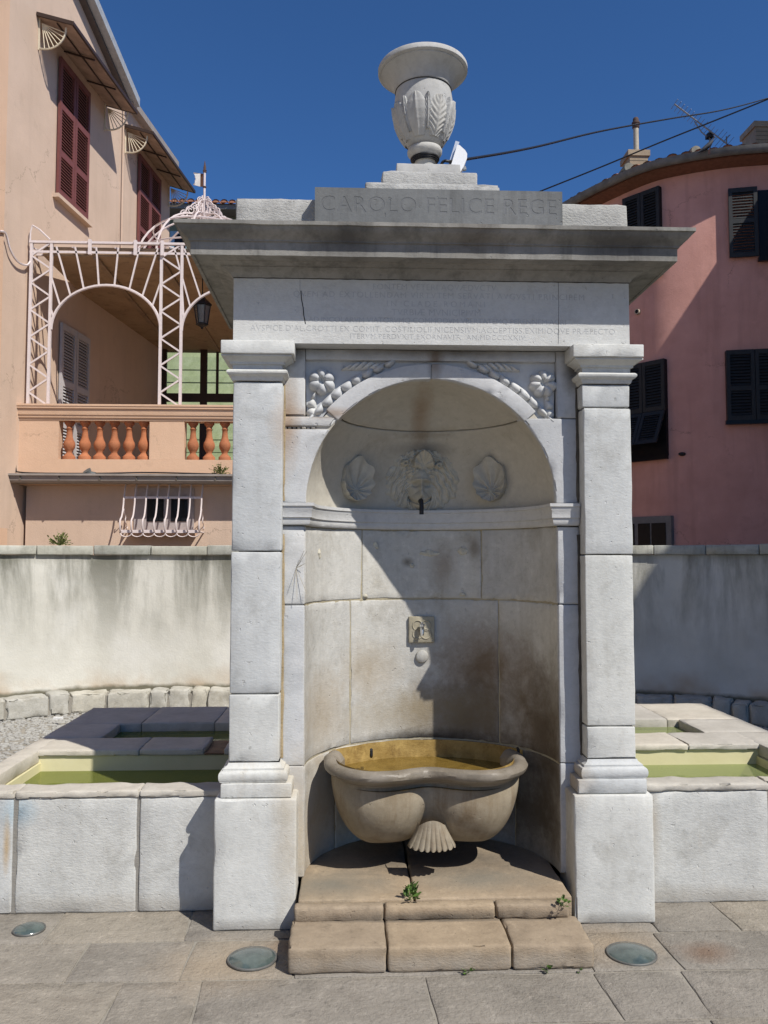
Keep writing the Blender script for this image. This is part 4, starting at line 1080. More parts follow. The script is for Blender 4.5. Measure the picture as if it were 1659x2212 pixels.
# balustrade
ba = MB(); zr0, zr1, zb0 = 3.40, 3.605, 2.895
ba.box(XL, XR, YV - .01, YV + .16, 2.70, zb0)
for p0, p1 in ((35, 127), (323, 398), (600, 680)): ba.box(vx(p0) + (.0 if p0 == 35 else 0), vx(p1), YV - .008, YV + .158, zb0 + .001, zr0 + .03)
bal = ba.obj('balustrade', M_para, hs)
def hrail(prof, x0, x1): return sweep('hand_rail', densify([(x0, YV + .2), (x0, YV), (x1, YV)], .4), prof, M_para, bal, wear=.002)
hrail([(-.15, zr0), (.015, zr0), (.020, zr0 + .03), (.035, zr0 + .035), (.040, zr0 + .065), (.050, zr0 + .070), (.055, zr0 + .10), (.060, zr0 + .145), (.078, zr0 + .15), (.08, zr0 + .175), (.088, zr0 + .18), (.088, zr1), (-.15, zr1)], XL - .005, XR)
bp = [(.075, 0), (.080, 0), (.080, .045), (.076, .050), (.060, .065), (.042, .085), (.036, .105), (.052, .13), (.070, .165), (.076, .20), (.070, .235), (.052, .27), (.041, .31), (.036, .36), (.035, .40), (.040, .405), (.044, .415), (.036, .422), (.036, .44), (.052, .465), (.058, .475), (.066, .478), (.066, .512), (.001, .512)]
proto = None; zc0 = zb0 - .004
spots = [146, 180, 212, 244, 276, 308] + [415, 450, 484, 519, 553, 588]
for i, px in enumerate(spots):
    l = Vector((vx(px), YV + .07, zc0))
    if proto is None:
        me_ = MB().lathe(bp, (0, 0, 0), 20)
        proto = mobj('baluster', me_.V, me_.F, M_terra, None, True, auto=50); proto.location = l; proto.parent = bal
    else:
        c2 = bpy.data.objects.new('baluster', proto.data); COL.objects.link(c2); c2.location = l; c2.parent = bal
# gutter ledge below the balustrade
gl = sweep('gutter_ledge', densify([(vx(18, YV - .25), YV + .05), (vx(18, YV - .25), YV - .02), (XR, YV - .02)], 1.1), [(-.1, 2.575), (.16, 2.575), (.19, 2.60), (.20, 2.655), (.225, 2.66), (.225, 2.685), (.19, 2.688), (-.1, 2.696)], M_zinc, hs)
gj = MB()
for px in (60, 142, 228, 306, 390, 472): gj.box(vx(px) - .008, vx(px) + .008, YV - .226, YV - .21, 2.60, 2.66)
gj.obj('gutter_joint', M_dirtj, gl)
dn = MB(); dn.tube([(vx(36), YV - .06, 3.5), (vx(34), YV - .06, 2.70)], .03, 8); dn.obj('downpipe', M_para, hs, True)
# barred cellar window
wz = [PY(350, y, YV + .12).z for y in (1057, 1143)]; wx = [vx(x, YV + .12) for x in (296, 418)]
wm = MB(); wm.box(wx[0] - .02, wx[1] + .02, YV + .105, YV + .122, wz[1] - .05, wz[0] + .02)
wi = wm.obj('cellar_window', plain('lilac grey frame', (.36, .32, .31), .7), hs)
for x0, x1 in ((vx(316), vx(352)), (vx(368), vx(404))): MB().box(x0, x1, YV + .095, YV + .11, wz[1] + .10, wz[0] - .10).obj('pane', M_gdark, wi)
MB().box(wx[0] - .06, wx[1] + .06, YV - .03, YV + .104, wz[1] - .09, wz[1] - .03).obj('sill', M_para, wi)
gr = None
def gpt(px, py, off): q = PY(px, py, YV + .12 - off); return q
barx = [268, 292, 316, 340, 363, 387, 411, 436]
for i, px in enumerate(barx):
    m = MB(); x = vx(px, YV - .1); zt_, zm_, zb1 = PY(350, 1054, YV - .05).z, PY(350, 1075, YV - .05).z, PY(350, 1148, YV - .3).z
    P = [(x, YV + .02, zt_ + .05), (x, YV - .06, zm_), (x, YV - .08, zm_ - .10), (x, YV - .14, zm_ - .24), (x, YV - .22, zb1 + .14), (x, YV - .22, zb1 + .05), (x, YV - .16, zb1), (x, YV + .115, zb1 - .0)]
    m.tube(catmull(P, 4), .011, 6); m.obj('grille_bar', M_rail, wi, True)
m = MB(); m.bar((vx(268, YV - .1), YV - .055, zm_), (vx(436, YV - .1), YV - .055, zm_), .012, .03)
m.bar((vx(268, YV - .1), YV - .17, zb1 + .005), (vx(436, YV - .1), YV - .17, zb1 + .005), .012, .04); m.bar((vx(268, YV - .1), YV - .05, zb1 + .005), (vx(436, YV - .1), YV - .05, zb1 + .005), .03, .012)
for i in range(7):
    x = vx(268 + 24 * i + 12, YV - .1); m.tube([(x + .07 * math.cos(q), YV - .20, zb1 - .02 - .045 * math.sin(q)) for q in [math.pi * j / 8 for j in range(9)]], .007, 4)
for x in (vx(268, YV - .1), vx(436, YV - .1)):
    m.tube([(x, YV + .11 - .16 * q / 14 + .03 * math.sin(q * .9), zb1 + .05 + .25 * q / 14) for q in range(15)], .007, 4)
m.obj('grille_rail', M_rail, wi, True)
# iron arches of the veranda
ar = MB(); yA = YV + .07; z0p, ztp = zr1, 5.79
def ip(px, py): return PY(px, py, yA)
for px0, px1 in ((62, 67), (105, 111), (345, 349), (390, 393)):
    a, b = ip(px0, 872), ip(px1, 525); x = (a.x + b.x) / 2; ar.bar((x, yA, z0p), (x, yA, ztp), .035, .035)
for a, b in ((64.5, 108), (347, 391.5)):
    xa, xb = ip(a, 700).x, ip(b, 700).x; nzz = 12; zs_ = [z0p + (ztp - z0p) * i / nzz for i in range(nzz + 1)]
    for i in range(nzz): ar.bar((xa if i % 2 else xb, yA, zs_[i]), (xb if i % 2 else xa, yA, zs_[i + 1]), .022, .022)
def archpt(cx_, rx_, zs_, rz_, q): return Vector((cx_ + rx_ * math.cos(q), yA, zs_ + rz_ * math.sin(q)))
xa, xb = ip(110, 700).x, ip(347, 700).x; cA, rA = (xa + xb) / 2, (xb - xa) / 2; zsp, rzA = 4.62, .60
ar.tube([archpt(cA, rA, zsp, rzA, math.pi * i / 28) for i in range(29)], .020, 6)
tops = [112, 122, 158, 196, 233, 269, 306, 344, 350, 350]
for i in range(10):
    q = math.pi - math.pi * (i + 1) / 11; p = archpt(cA, rA, zsp, rzA, q); tx_ = cA + (p.x - cA) * 1.42; tz_ = ztp - .06
    if tx_ < xa: tz_ = p.z + (tz_ - p.z) * (xa - p.x) / (tx_ - p.x); tx_ = xa
    if tx_ > xb: tz_ = p.z + (tz_ - p.z) * (xb - p.x) / (tx_ - p.x); tx_ = xb
    ar.bar(p, (tx_, yA, tz_), .020, .020)
xs4 = ip(392, 700).x
ar.tube([archpt(xs4 + rA, rA, zsp, rzA, math.pi - math.pi / 2 * i / 14 * .86) for i in range(15)], .020, 6)
for i in range(3):
    q = math.pi - math.pi * (i + 1) / 11; p = archpt(xs4 + rA, rA, zsp, rzA, q); ar.bar(p, (xs4 + .04 * i if i < 1 else p.x - .22, yA, p.z + .42 if i < 1 else ztp - .06), .020, .020)
ar.bar((ip(64, 530).x, yA, ztp), (XR, yA, ztp), .045, .03); ar.bar((ip(64, 530).x, yA + .25, ztp - .08), (XR, yA + .25, ztp - .08), .03, .03)
ar.bar((ip(64, 540).x, yA, ztp - .13), (XR, yA, ztp - .13), .02, .03)
for px in (196, 294, 352): ar.bar((ip(px, 530).x, yA - .03, ztp - .17), (ip(px, 530).x, yA - .03, ztp + .03), .04, .04)
ar.tube([ip(70, 487), ip(85, 496), ip(108, 518)], .012, 5); ar.tube([ip(70, 487), ip(66, 500), ip(65, 525)], .010, 5)
for i in range(9):
    x = ip(64 + i * 46, 530).x; ar.bar((x, yA, ztp - .06), (x + .12, yA + .25, ztp - .06), .016, .016)
ar.obj('iron_arcade', M_rail, hs, True)
# dome of ribs above the veranda roof with crown and weather vane
dc = PY(441, 471, 12.2)
dm = MB()
for i in range(12):
    q = 6.283 * i / 12
    dm.tube([(dc.x + math.cos(q) * 1.0 * math.cos(e), 12.2 + math.sin(q) * 1.0 * math.cos(e), ztp + (dc.z - ztp) * math.sin(e)) for e in [math.pi / 2 * j / 10 * .94 for j in range(11)]], .014, 5)
for e in (.25, .75):
    dm.tube([(dc.x + math.cos(q) * math.cos(e), 12.2 + math.sin(q) * math.cos(e), ztp + (dc.z - ztp) * math.sin(e)) for q in [6.283 * j / 30 for j in range(30)]], .012, 5, True)
dm.obj('rib_dome', M_rail, hs, True)
MB().lathe([(1.0, 0), (1.04, 0), (1.04, .04), (1.0, .04)], (dc.x, 12.2, ztp - .04), 30).obj('dome_ring', M_rail, hs)
cw = empty('weather_vane', (dc.x, 12.2, dc.z), 'white wrought iron scroll crown with flag weather vane above the veranda', 'weather vane')
def scroll(c, e, z, r0, turns, sgn, ph):
    return [c + e * (sgn * (r0 * (1 - .78 * i / 26)) * math.cos(ph + turns * 6.283 * i / 26)) + Vector((0, 0, z + (r0 * (1 - .78 * i / 26)) * math.sin(ph + turns * 6.283 * i / 26))) for i in range(27)]
cc = Vector((dc.x, 12.2, dc.z - .05)); sm = MB(); KS = .80
for i in range(6):
    q = 6.283 * i / 6 + .35; e = Vector((math.cos(q), math.sin(q), 0))
    sm.tube(scroll(cc + e * .36, e, .09, .075, 1.6, 1, -.6), .011, 5)
    sm.tube(scroll(cc + e * .25, e, .17, .085, 1.5, 1, -.4), .011, 5)
    sm.tube(scroll(cc + e * .17, e, .25, .07, 1.4, 1, -.4), .010, 5)
    sm.tube([cc + e * .42 + Vector((0, 0, .02)), cc + e * .30 + Vector((0, 0, .20)), cc + e * .16 + Vector((0, 0, .34)), cc + e * .04 + Vector((0, 0, .36))], .011, 5)
    sm.tube(scroll(cc + e * .075, e, .405, .055, 1.5, 1, -1.2), .010, 5)
    sm.tube([cc + e * .10, cc + e * .10 + Vector((0, 0, .30))], .016, 5)
for z in (.05, .12): sm.tube([cc + Vector((.12 * math.cos(q), .12 * math.sin(q), z)) for q in [6.283 * j / 20 for j in range(20)]], .012, 5, True)
sm.V = [cc + (v - cc) * KS for v in sm.V]
sm.obj('scroll_crown', M_rail, cw, True)
zt_ = PY(441, 347, 12.2).z
pm2 = MB(); pm2.tube([cc, (dc.x, 12.2, zt_ - .16)], .016, 6)
pm2.obj('pole', M_rail, cw, True)
pm2 = MB(); pm2.lathe([(.016, 0), (.03, .02), (.018, .035), (.022, .06), (.014, .10), (.002, .17)], (dc.x, 12.2, zt_ - .17), 8)
for z in (-.185, -.42): pm2.lathe([(.02, 0), (.028, .006), (.028, .02), (.02, .026)], (dc.x, 12.2, zt_ + z), 8)
pm2.obj('finial', plain('rusty iron', (.10, .06, .045), .8, .3), cw, True)
def flagpt(u, v): return Vector((dc.x - .02 - u * .165, 12.2 + u * .07 + .012 * math.sin(u * 7), zt_ - .40 + v * .20 + u * .05))
def slab(us, vs_, fnm, th=.006):
    Fv = [flagpt(u, v) for u, v in fnm]; n2 = len(Fv); bk_ = [p + Vector((0, th, 0)) for p in Fv]
    return Fv + bk_, [list(range(n2)), list(range(n2, 2 * n2))[::-1]] + [[i, (i + 1) % n2, n2 + (i + 1) % n2, n2 + i] for i in range(n2)]
V_, F_ = slab(0, 0, [(0, 0), (.30, 0), (.30, 1), (0, 1)]); mobj('flag_root', V_, F_, plain('rust brown sheet', (.16, .085, .055), .8), cw)
V_, F_ = slab(0, 0, [(.302, 0), (.82, .02), (1.0, .06), (.80, .28), (.86, .36), (.72, .5), (.86, .66), (.80, .74), (1.0, .98), (.84, .99), (.302, 1)]); mobj('flag', V_, F_, plain('white sheet iron', (.70, .68, .64), .6), cw)
# lantern under the veranda ceiling
lp = PY(437, 660, 11.6); la = empty('hanging_lantern', (lp.x, 11.6, lp.z - .35), 'dark iron lantern hanging under the veranda ceiling', 'lantern')
lm_ = MB(); z2 = lp.z
lm_.lathe([(.01, .26), (.02, .24), (.05, .20), (.13, .12), (.135, .10), (.11, .095)], (lp.x, 11.6, z2 - .1), 6)
lm_.tube([(lp.x, 11.6, z2 + .15), (lp.x, 11.6, 5.62)], .008, 5)
for i in range(6):
    q = 6.283 * i / 6; lm_.bar((lp.x + .115 * math.cos(q), 11.6 + .115 * math.sin(q), z2 - .005), (lp.x + .075 * math.cos(q), 11.6 + .075 * math.sin(q), z2 - .27), .012, .012)
lm_.lathe([(.085, 0), (.09, .01), (.085, .02)], (lp.x, 11.6, z2 - .28), 6); lm_.lathe([(.002, -.05), (.015, -.04), (.02, -.02), (.06, 0), (.07, .01)], (lp.x, 11.6, z2 - .29), 6)
lm_.obj('lantern_frame', M_iron, la)
tg = NT('dusty lantern glass'); MB().lathe([(.07, -.265), (.105, -.012)], (lp.x, 11.6, z2), 6).obj('lantern_glass', tg.done((.30, .29, .26), .2, None, .5, Transmission__Weight=.5), la)
# loose cable on the wall at far left
lc = MB(); P = [fac(pf(x, y)[0], .05, pf(x, y)[1]) for x, y in ((-8, 500), (4, 505), (14, 540), (30, 565), (50, 573), (60, 560))]
lc.tube(catmull(P, 5), .014, 5); tag(lc.obj('wall_cable', M_rail, None, True), 'loose pale cable looping along the house wall at far left', 'cable')
# drain pipe stub and cables on the ledge
ds = MB(); q = PY(190, 1022, YV - .12)
ds.tube([q + Vector((.09, .02, -.03)), q + Vector((.02, 0, -.02)), q + Vector((-.01, -.03, .03))], [.045, .05, .06], 10)
tag(ds.obj('drain_elbow', plain('grey pipe', (.10, .11, .11), .6), None, True), 'grey pipe elbow lying on the ledge below the balustrade', 'pipe')
lc = MB(); lc.tube(catmull([(vx(38), YV - .05, 2.95), (vx(40), YV - .06, 2.75), (vx(50), YV - .1, 2.715), (vx(85), YV - .13, 2.70), (vx(170), YV - .1, 2.70), (vx(240), YV - .13, 2.702), (vx(330), YV - .06, 2.72), (vx(470), YV - .1, 2.70)], 5), .010, 5)
tag(lc.obj('ledge_cable', M_black, None, True), 'thin dark cable lying along the ledge under the balustrade', 'cable')
# ---------------------------------------------------------------- house glimpsed between
YH = 22.0
bh = empty('far_house', (PY(430, 700, YH).x, YH + 2, 0), 'small far house with clay tiled eave behind the weather vane', 'house')
zE2 = PY(430, 458, YH).z
x0, x1 = PY(300, 450, YH).x, PY(900, 450, YH).x
MB().box(x0, x1, YH, YH + 5, 0, zE2 - .05).obj('house_wall', plaster('olive plaster', (.16, .17, .12), (.20, .215, .155)), bh)
MB().box(x0 - .2, x1 + .2, YH - .5, YH + 5, zE2 - .12, zE2).obj('eave_board', plain('grey eave', (.20, .19, .18), .8), bh)
rf = MB(); rf.add([(x0 - .2, YH - .55, zE2 + .002), (x1 + .2, YH - .55, zE2 + .002), (x1 + .2, YH + 5, zE2 + 1.6), (x0 - .2, YH + 5, zE2 + 1.6)], [[0, 1, 2, 3]])
rfo = rf.obj('roof', M_roof, bh)
tm_ = MB()
tm_.grid(lambda u, v: Vector((-.10 * math.cos(math.pi * u), v * .5, .085 * math.sin(math.pi * u) + v * .14)), 7, 2)
tm_.grid(lambda u, v: Vector((-.085 * math.cos(math.pi * u), .001 + v * .5, .070 * math.sin(math.pi * u) + v * .14)), 7, 2)
tm_.add([Vector((-.095 * math.cos(math.pi * q / 8), .012, .080 * math.sin(math.pi * q / 8))) for q in range(9)], [list(range(9))])
tme = mobj('roof_tile', tm_.V, tm_.F, M_roof, rfo, True); tme.location = (x0, YH - .62, zE2 + .01)
i = 1
while x0 + i * .215 < x1:
    c2 = bpy.data.objects.new('roof_tile', tme.data); COL.objects.link(c2); c2.parent = rfo; c2.location = (x0 + i * .215, YH - .62 + random.uniform(-.02, .02), zE2 + .01 + random.uniform(0, .012)); i += 1
q0, q1 = PY(368, 500, YH), PY(402, 560, YH)
wbm = MB(); wbm.box(q0.x, q1.x, YH - .03, YH - .005, q1.z, q0.z); wbl = wbm.obj('window', plain('blue grey window frame', (.30, .42, .50), .5), bh)
MB().box(q0.x + .12, q0.x + .42, YH - .04, YH - .031, q1.z + .05, q0.z - .08).obj('pane', M_gdark, wbl)

# pale green slatted screen added behind the veranda windows, standing for bright greenery
gs = empty('greenery_stand_in', (PY(430, 800, 19.6).x, 19.6, 0), 'pale green slatted screen added behind the veranda windows to stand for bright greenery', 'screen')
M_scr = limestone('pale green slat', (.34, .40, .22), (.50, .55, .36), dirt=.5, dirtc=(.16, .22, .08), peck=.001, big=2.5)
gx0, gx1 = PY(330, 800, 19.6).x, PY(640, 800, 19.6).x; z = 2.0; slat0 = None
while z < 6.6:
    if slat0 is None:
        mm_ = MB().box(gx0, gx1, -.015, .015, 0, .15); slat0 = mobj('slat', mm_.V, mm_.F, M_scr, gs); slat0.location = (0, 19.6, z)
    else:
        c2 = bpy.data.objects.new('slat', slat0.data); COL.objects.link(c2); c2.location = (0, 19.6 + random.uniform(-.01, .01), z); adopt(c2, gs)
    z += .1515
MB().box(gx0, gx1, 19.64, 19.68, 1.0, 6.6).obj('backing', plain('dark green board', (.08, .11, .04), .8), gs)

# ---------------------------------------------------------------- unseen house added on the left so its sunlit front throws light back
sq = empty('unseen_bounce_house', (-10.5, -5, 0), 'cream plastered house added outside the picture on the left to bounce sunlight', 'house')
M_cream = plaster('cream plaster', (.46, .39, .30), (.53, .45, .35))
MB().box(-15, -8.0, -15, 4.0, 0, 9.5).obj('house_wall', M_cream, sq)
MB().box(-15.3, -7.7, -15.3, 4.3, 9.502, 9.75).obj('eave', M_zinc, sq)
for yy in (-12, -8.5, -5, -1.5):
    for z0 in (1.2, 5.4):
        MB().box(-7.999, -7.96, yy, yy + 1.2, z0, z0 + 1.9).obj('shutter', M_shut, sq)

# ---------------------------------------------------------------- pink house on the right
ZG = 8.5
eave = [(3.1, 18.2), (3.75, 16.8)] + [tuple(PZ(x, y, ZG).xy) for x, y in ((1245, 437), (1300, 408), (1380, 372), (1450, 352), (1560, 333), (1659, 324))] + [(7.9, 13.2), (8.8, 13.15)]
eave = [Vector(p) for p in catmull(eave, 6)]
ph = empty('pink_house', (6.5, 16.5, 0), 'dark pink plastered house with rounded front and black shutters on the right', 'house')
M_pink = plaster('dusky pink plaster', (.56, .29, .235), (.68, .365, .30), crack=.35, streak=.4, sc_=1.6)
def inset(path, d):
    out = []
    for i, p in enumerate(path):
        t_ = (path[min(i + 1, len(path) - 1)] - path[max(i - 1, 0)]).normalized(); out.append(p + Vector((-t_.y, t_.x)) * d)
    return out
wl = inset(eave, .30)
back = [Vector((8.8, 20.5)), Vector((4.0, 21.5))]
plan = wl + back; n_ = len(plan)
V_ = [Vector((p.x, p.y, z)) for z in (0, ZG - .12) for p in plan]
mobj('house_wall', V_, [list(range(n_))[::-1], list(range(n_, 2 * n_))] + [[i, (i + 1) % n_, n_ + (i + 1) % n_, n_ + i] for i in range(n_)], M_pink, ph, True, auto=25)
# eaves: orange boarding, gutter, roof and tile ends
ep = [tuple(p) for p in eave]
sweep('eave_boarding', ep, [(-.32, ZG - .118), (-.02, ZG - .06), (-.02, ZG - .02), (-.32, ZG - .02)], plain('orange eave paint', (.19, .085, .055), .8, .2), ph)
sweep('gutter', ep, [(.0, ZG + .03)] + [(.075 + .075 * math.cos(q), ZG + .03 + .10 * math.sin(q)) for q in [math.pi + math.pi * i / 8 for i in range(1, 8)]] + [(.155, ZG + .03), (.160, ZG + .045), (.145, ZG + .045)], plain('old zinc', (.16, .155, .145), .6, .3, ns=5), ph)
rin = inset(eave, 2.6)
rv = [Vector((p.x, p.y, ZG + .02)) for p in eave] + [Vector((p.x, p.y, ZG + .95)) for p in rin]; m_ = len(eave)
roof = mobj('roof', rv, [[i, i + 1, m_ + i + 1, m_ + i] for i in range(m_ - 1)], M_roof, ph)
L_ = [0]
for a, b in zip(eave, eave[1:]): L_.append(L_[-1] + (b - a).length)
s_ = .2; i = 0
while s_ < L_[-1] - .1:
    j = max(q for q in range(len(L_)) if L_[q] <= s_); j = min(j, len(eave) - 2); tt = (s_ - L_[j]) / (L_[j + 1] - L_[j])
    p = eave[j].lerp(eave[j + 1], tt); d = (eave[j + 1] - eave[j]).normalized()
    c2 = bpy.data.objects.new('roof_tile', tme.data); COL.objects.link(c2); c2.parent = roof
    c2.location = (p.x + d.y * .03, p.y - d.x * .03, ZG + .035 + random.uniform(0, .03)); c2.rotation_euler = (0, 0, math.atan2(d.y, d.x) + random.uniform(-.08, .08)); c2.scale = (1.05, 1, 1.05)
    s_ += .222
rd = MB()
for px, py in ((1500, 330), (1356, 366)):
    r_ = ray(px, py); q = PZ(px, py, ZG + .17); rd.lathe([(.001, -.09), (.085, -.085), (.10, -.02), (.10, .30), (.09, .31)], q, 14, Matrix.Rotation(-math.pi / 2, 3, 'X'))
rd.obj('ridge_end', plain('lichen mortar', (.22, .21, .17), .9, .3, .003), roof, True)
# window positions by casting the photo ray on the curved wall
def onwall(px, py):
    r = ray(px, py)
    for a, b in zip(wl, wl[1:]):
        d = b - a; den = r.x * d.y - r.y * d.x
        if abs(den) < 1e-9: continue
        s2 = (a.x * d.y - a.y * d.x) / den; w2 = (a.x * r.y - a.y * r.x) / den
        if s2 > 0 and 0 <= w2 <= 1: return Vector((r.x * s2, r.y * s2, H + r.z * s2)), d.normalized()
    return None
M_bshut = plain('black green shutter', (.022, .024, .026), .6, .2)
def pane_frame(pxl, pxr, pyt, pyb):
    """straight chord across the opening: returns map(u across, out, z)"""
    A, d1 = onwall(pxl, (pyt + pyb) / 2); B, d2 = onwall(pxr, (pyt + pyb) / 2)
    zt, zb = onwall(pxr, pyt)[0].z, onwall(pxr, pyb)[0].z
    D = (B.xy - A.xy); w = D.length; D.normalize(); N = Vector((D.y, -D.x))
    bul = .03 + w * w / 22
    return (lambda v: Vector((A.x + D.x * v.x + N.x * (v.y + bul), A.y + D.y * v.x + N.y * (v.y + bul), v.z))), w, zb, zt
def leaf(f, a, b, z0, z1, off, parent, name='shutter', rows_=(0, .5, 1.0), mat=M_bshut, tiltf=None):
    g = tiltf or f; m = MB(); fr = .06
    m.box(a, a + fr, off, off + .04, z0, z1, g); m.box(b - fr, b, off, off + .04, z0, z1, g)
    for rz in rows_:
        z = z0 + rz * (z1 - z0 - .08); m.box(a + fr, b - fr, off + .001, off + .039, z, z + .08, g)
    o = m.obj(name, mat, parent); sl = MB()
    for r0, r1 in zip(rows_, rows_[1:]):
        za, zb_ = z0 + r0 * (z1 - z0 - .08) + .08, z0 + r1 * (z1 - z0 - .08); nn = max(3, int((zb_ - za) / .05))
        for q in range(nn):
            z = za + (q + .5) * (zb_ - za) / nn
            sl.add([g(Vector((x, off + o1, z + dz))) for x in (a + fr, b - fr) for o1, dz in ((.004, .022), (.010, .026), (.037, -.016), (.031, -.02))], [[0, 1, 2, 3], [4, 7, 6, 5], [0, 4, 5, 1], [1, 5, 6, 2], [2, 6, 7, 3], [3, 7, 4, 0]])
    s3 = sl.obj('louvre_slats', mat, o); s3['kind'] = 'stuff'
    return o
def window(pxl, pxr, pyt, pyb, kind):
    f, w, zb, zt = pane_frame(pxl, pxr, pyt, pyb)
    m = MB(); m.box(0, w, -.14, .01, zb, zt, f); m.box(-.03, w + .03, .0, .07, zb - .07, zb - .002, f)
    wo_ = m.obj('window', M_gdark if kind != 'cellar' else plain('grey window frame', (.17, .165, .16), .7), ph)
    if kind == 'closed':
        leaf(f, 0, w / 2 - .005, zb, zt, .015, wo_, rows_=(0, .45, 1)); leaf(f, w / 2 + .005, w, zb, zt, .015, wo_, rows_=(0, .45, 1))
    if kind == 'flap':
        h2 = zb + (zt - zb) * .47
        for a, b in ((0, w / 2 - .005), (w / 2 + .005, w)):
            leaf(f, a, b, h2, zt, .015, wo_, rows_=(0, 1))
            def tf(v, f=f, h2=h2): d = h2 - v.z; return f(Vector((v.x, v.y + d * .42, h2 - d * .86)))
            leaf(f, a, b, zb + .10, h2 - .01, .02, wo_, 'shutter_flap', (0, 1), tiltf=tf)
    if kind == 'cellar':
        for a, b in ((.05, w * .33), (w * .40, w * .62), (w * .65, w - .10)): MB().box(a, b, .011, .02, zb + .03, zt - .12, f).obj('pane', M_gdark, wo_)
    return f, w, zb, zt, wo_
window(1352, 1431, 404, 588, 'closed')
window(1350, 1443, 776, 984, 'flap')
window(1567, 1690, 755, 907, 'closed')
window(1340, 1456, 1114, 1186, 'cellar')
f, w, zb, zt, wo_ = window(1637, 1700, 410, 556, 'open')
f2, w2, zb2, zt2 = pane_frame(1572, 1634, 408, 557)
leaf(f2, 0, w2, zb2, zt2, .03, wo_, rows_=(0, .52, 1))
q, d = onwall(1379, 674); N3 = Vector((d.y, -d.x, 0))
MB().tube([q - N3 * .1, q + N3 * .05], .05, 12).obj('vent_pipe', plain('cream pipe', (.45, .38, .28), .7), ph, True)
MB().tube([q + N3 * .045, q + N3 * .052], .034, 12).obj('vent_hole', M_dark, ph, True)
q, d = onwall(1475, 981); MB().ell(q + N3 * .02, (Vector((.07, 0, 0)), Vector((0, .05, 0)), Vector((0, 0, .035))), 8, 5).obj('shutter_catch', M_iron, ph)
# chimneys
M_brick = limestone('chimney brick', (.28, .22, .16), (.36, .29, .21), dirt=.5, dirtc=(.14, .10, .07), peck=.004, big=5)
def chimney(px0, px1, pyt, pyb, Y, name, courses_=7):
    a, b = PY(px0, pyt, Y), PY(px1, pyb, Y); m = MB(); zt_, zb_ = a.z, b.z - .8
    w = b.x - a.x
    m.box(a.x + .04, b.x - .04, Y, Y + w, zb_, zt_ - .12); m.box(a.x, b.x, Y - .03, Y + w + .03, zt_ - .12, zt_)
    o = m.obj(name, M_brick, ph)
    j = MB()
    for i in range(courses_): j.box(a.x + .038, b.x - .038, Y - .003, Y + .01, zt_ - .22 - i * .09, zt_ - .21 - i * .09)
    j.obj('brick_joint', M_dirtj, o)
    return a, b, w
a, b, w = chimney(1356, 1404, 324, 356, 16.2, 'chimney')
fx = PY(1374, 300, 16.5).x; fl_ = MB(); fl_.tube([(fx, 16.5, a.z - .1), (fx, 16.5, PY(1374, 275, 16.5).z)], .055, 12)
flo = fl_.obj('flue_pipe', plain('cream flue', (.42, .37, .29), .7), ph, True)
zf = PY(1374, 275, 16.5).z
MB().lathe([(.06, 0), (.075, .02), (.075, .09), (.085, .10), (.085, .13), (.06, .15), (.06, .20), (.045, .23), (.001, .24)], (fx, 16.5, zf - .03), 12).obj('flue_cowl', plain('rust brown cowl', (.09, .055, .045), .8, .2), flo, True)
chimney(1628, 1690, 262, 322, 16.6, 'chimney')

# ---------------------------------------------------------------- neighbouring wing on the right (outside the picture, casts the long shadow)
M_pale = plaster('pale cream plaster', (.60, .54, .44), (.68, .61, .50))
nb_ = empty('side_wing', (10.6, 6.5, 0), 'tall plastered wing standing just outside the picture on the right', 'house')
wm_ = MB(); wm_.box(7.9, 14.0, -4.0, 12.85, 0, 8.86); wm_.obj('house_wall', M_pale, nb_)
em = MB(); em.box(7.72, 14.1, -4.2, 12.90, 8.862, 9.0); em.obj('eave', M_zinc, nb_)
up_ = MB(); up_.box(8.55, 14.0, 12.1, 15.0, 9.002, 13.2); up_.obj('upper_storey', M_pale, nb_)
for yy in (1.0, 4.5, 8.0):
    for z0 in (1.6, 5.0):
        MB().box(7.86, 7.899, yy, yy + 1.1, z0, z0 + 1.7).obj('shutter', M_bshut, nb_)

# ---------------------------------------------------------------- aerial, pigeon, overhead cables
ta = PY(1457, 225, 15.0); tb = PY(1572, 312, 14.6)
an = empty('tv_aerial', (PY(1535, 330, 14.8).x, 14.8, PY(1535, 330, 14.8).z), 'thin metal television aerial on the pink house roof', 'aerial')
am = MB(); am.tube([ta, tb], .014, 5)
mp_ = PY(1533, 292, 14.8); am.tube([mp_ + Vector((0, 0, .1)), (mp_.x, 14.8, ZG + .1)], .018, 6)
am.tube([PY(1500, 262, 14.86), PY(1515, 285, 14.83), PY(1531, 298, 14.8)], .012, 5)
am.obj('boom', plain('grey aerial tube', (.24, .23, .21), .5, metal=.4), an, True)
el_ = MB()
for i in range(17):
    p = ta.lerp(tb, i / 16); h_ = .05 + .09 * (i > 12) ; el_.tube([p + Vector((.02, -.07 - h_, .03)), p + Vector((-.02, .07 + h_, -.03))], .005, 4)
for dz in (-.12, .12): el_.tube([tb + Vector((-.02, -.12, dz)), tb + Vector((-.02, .12, dz))], .006, 4)
el_.tube([tb + Vector((-.02, 0, -.15)), tb + Vector((-.02, 0, .15))], .012, 4)
el_.obj('dipole_rods', plain('grey aerial rod', (.20, .19, .18), .5, metal=.4), an)
MB().box(mp_.x - .06, mp_.x + .05, 14.74, 14.86, mp_.z - .06, mp_.z + .02).obj('clamp', M_iron, an)
pg = PY(1529, 317, 13.4); pig = empty('pigeon', (pg.x, 13.4, pg.z - .13), 'dark grey pigeon perched on the gutter of the pink house', 'pigeon')
pmb = MB()
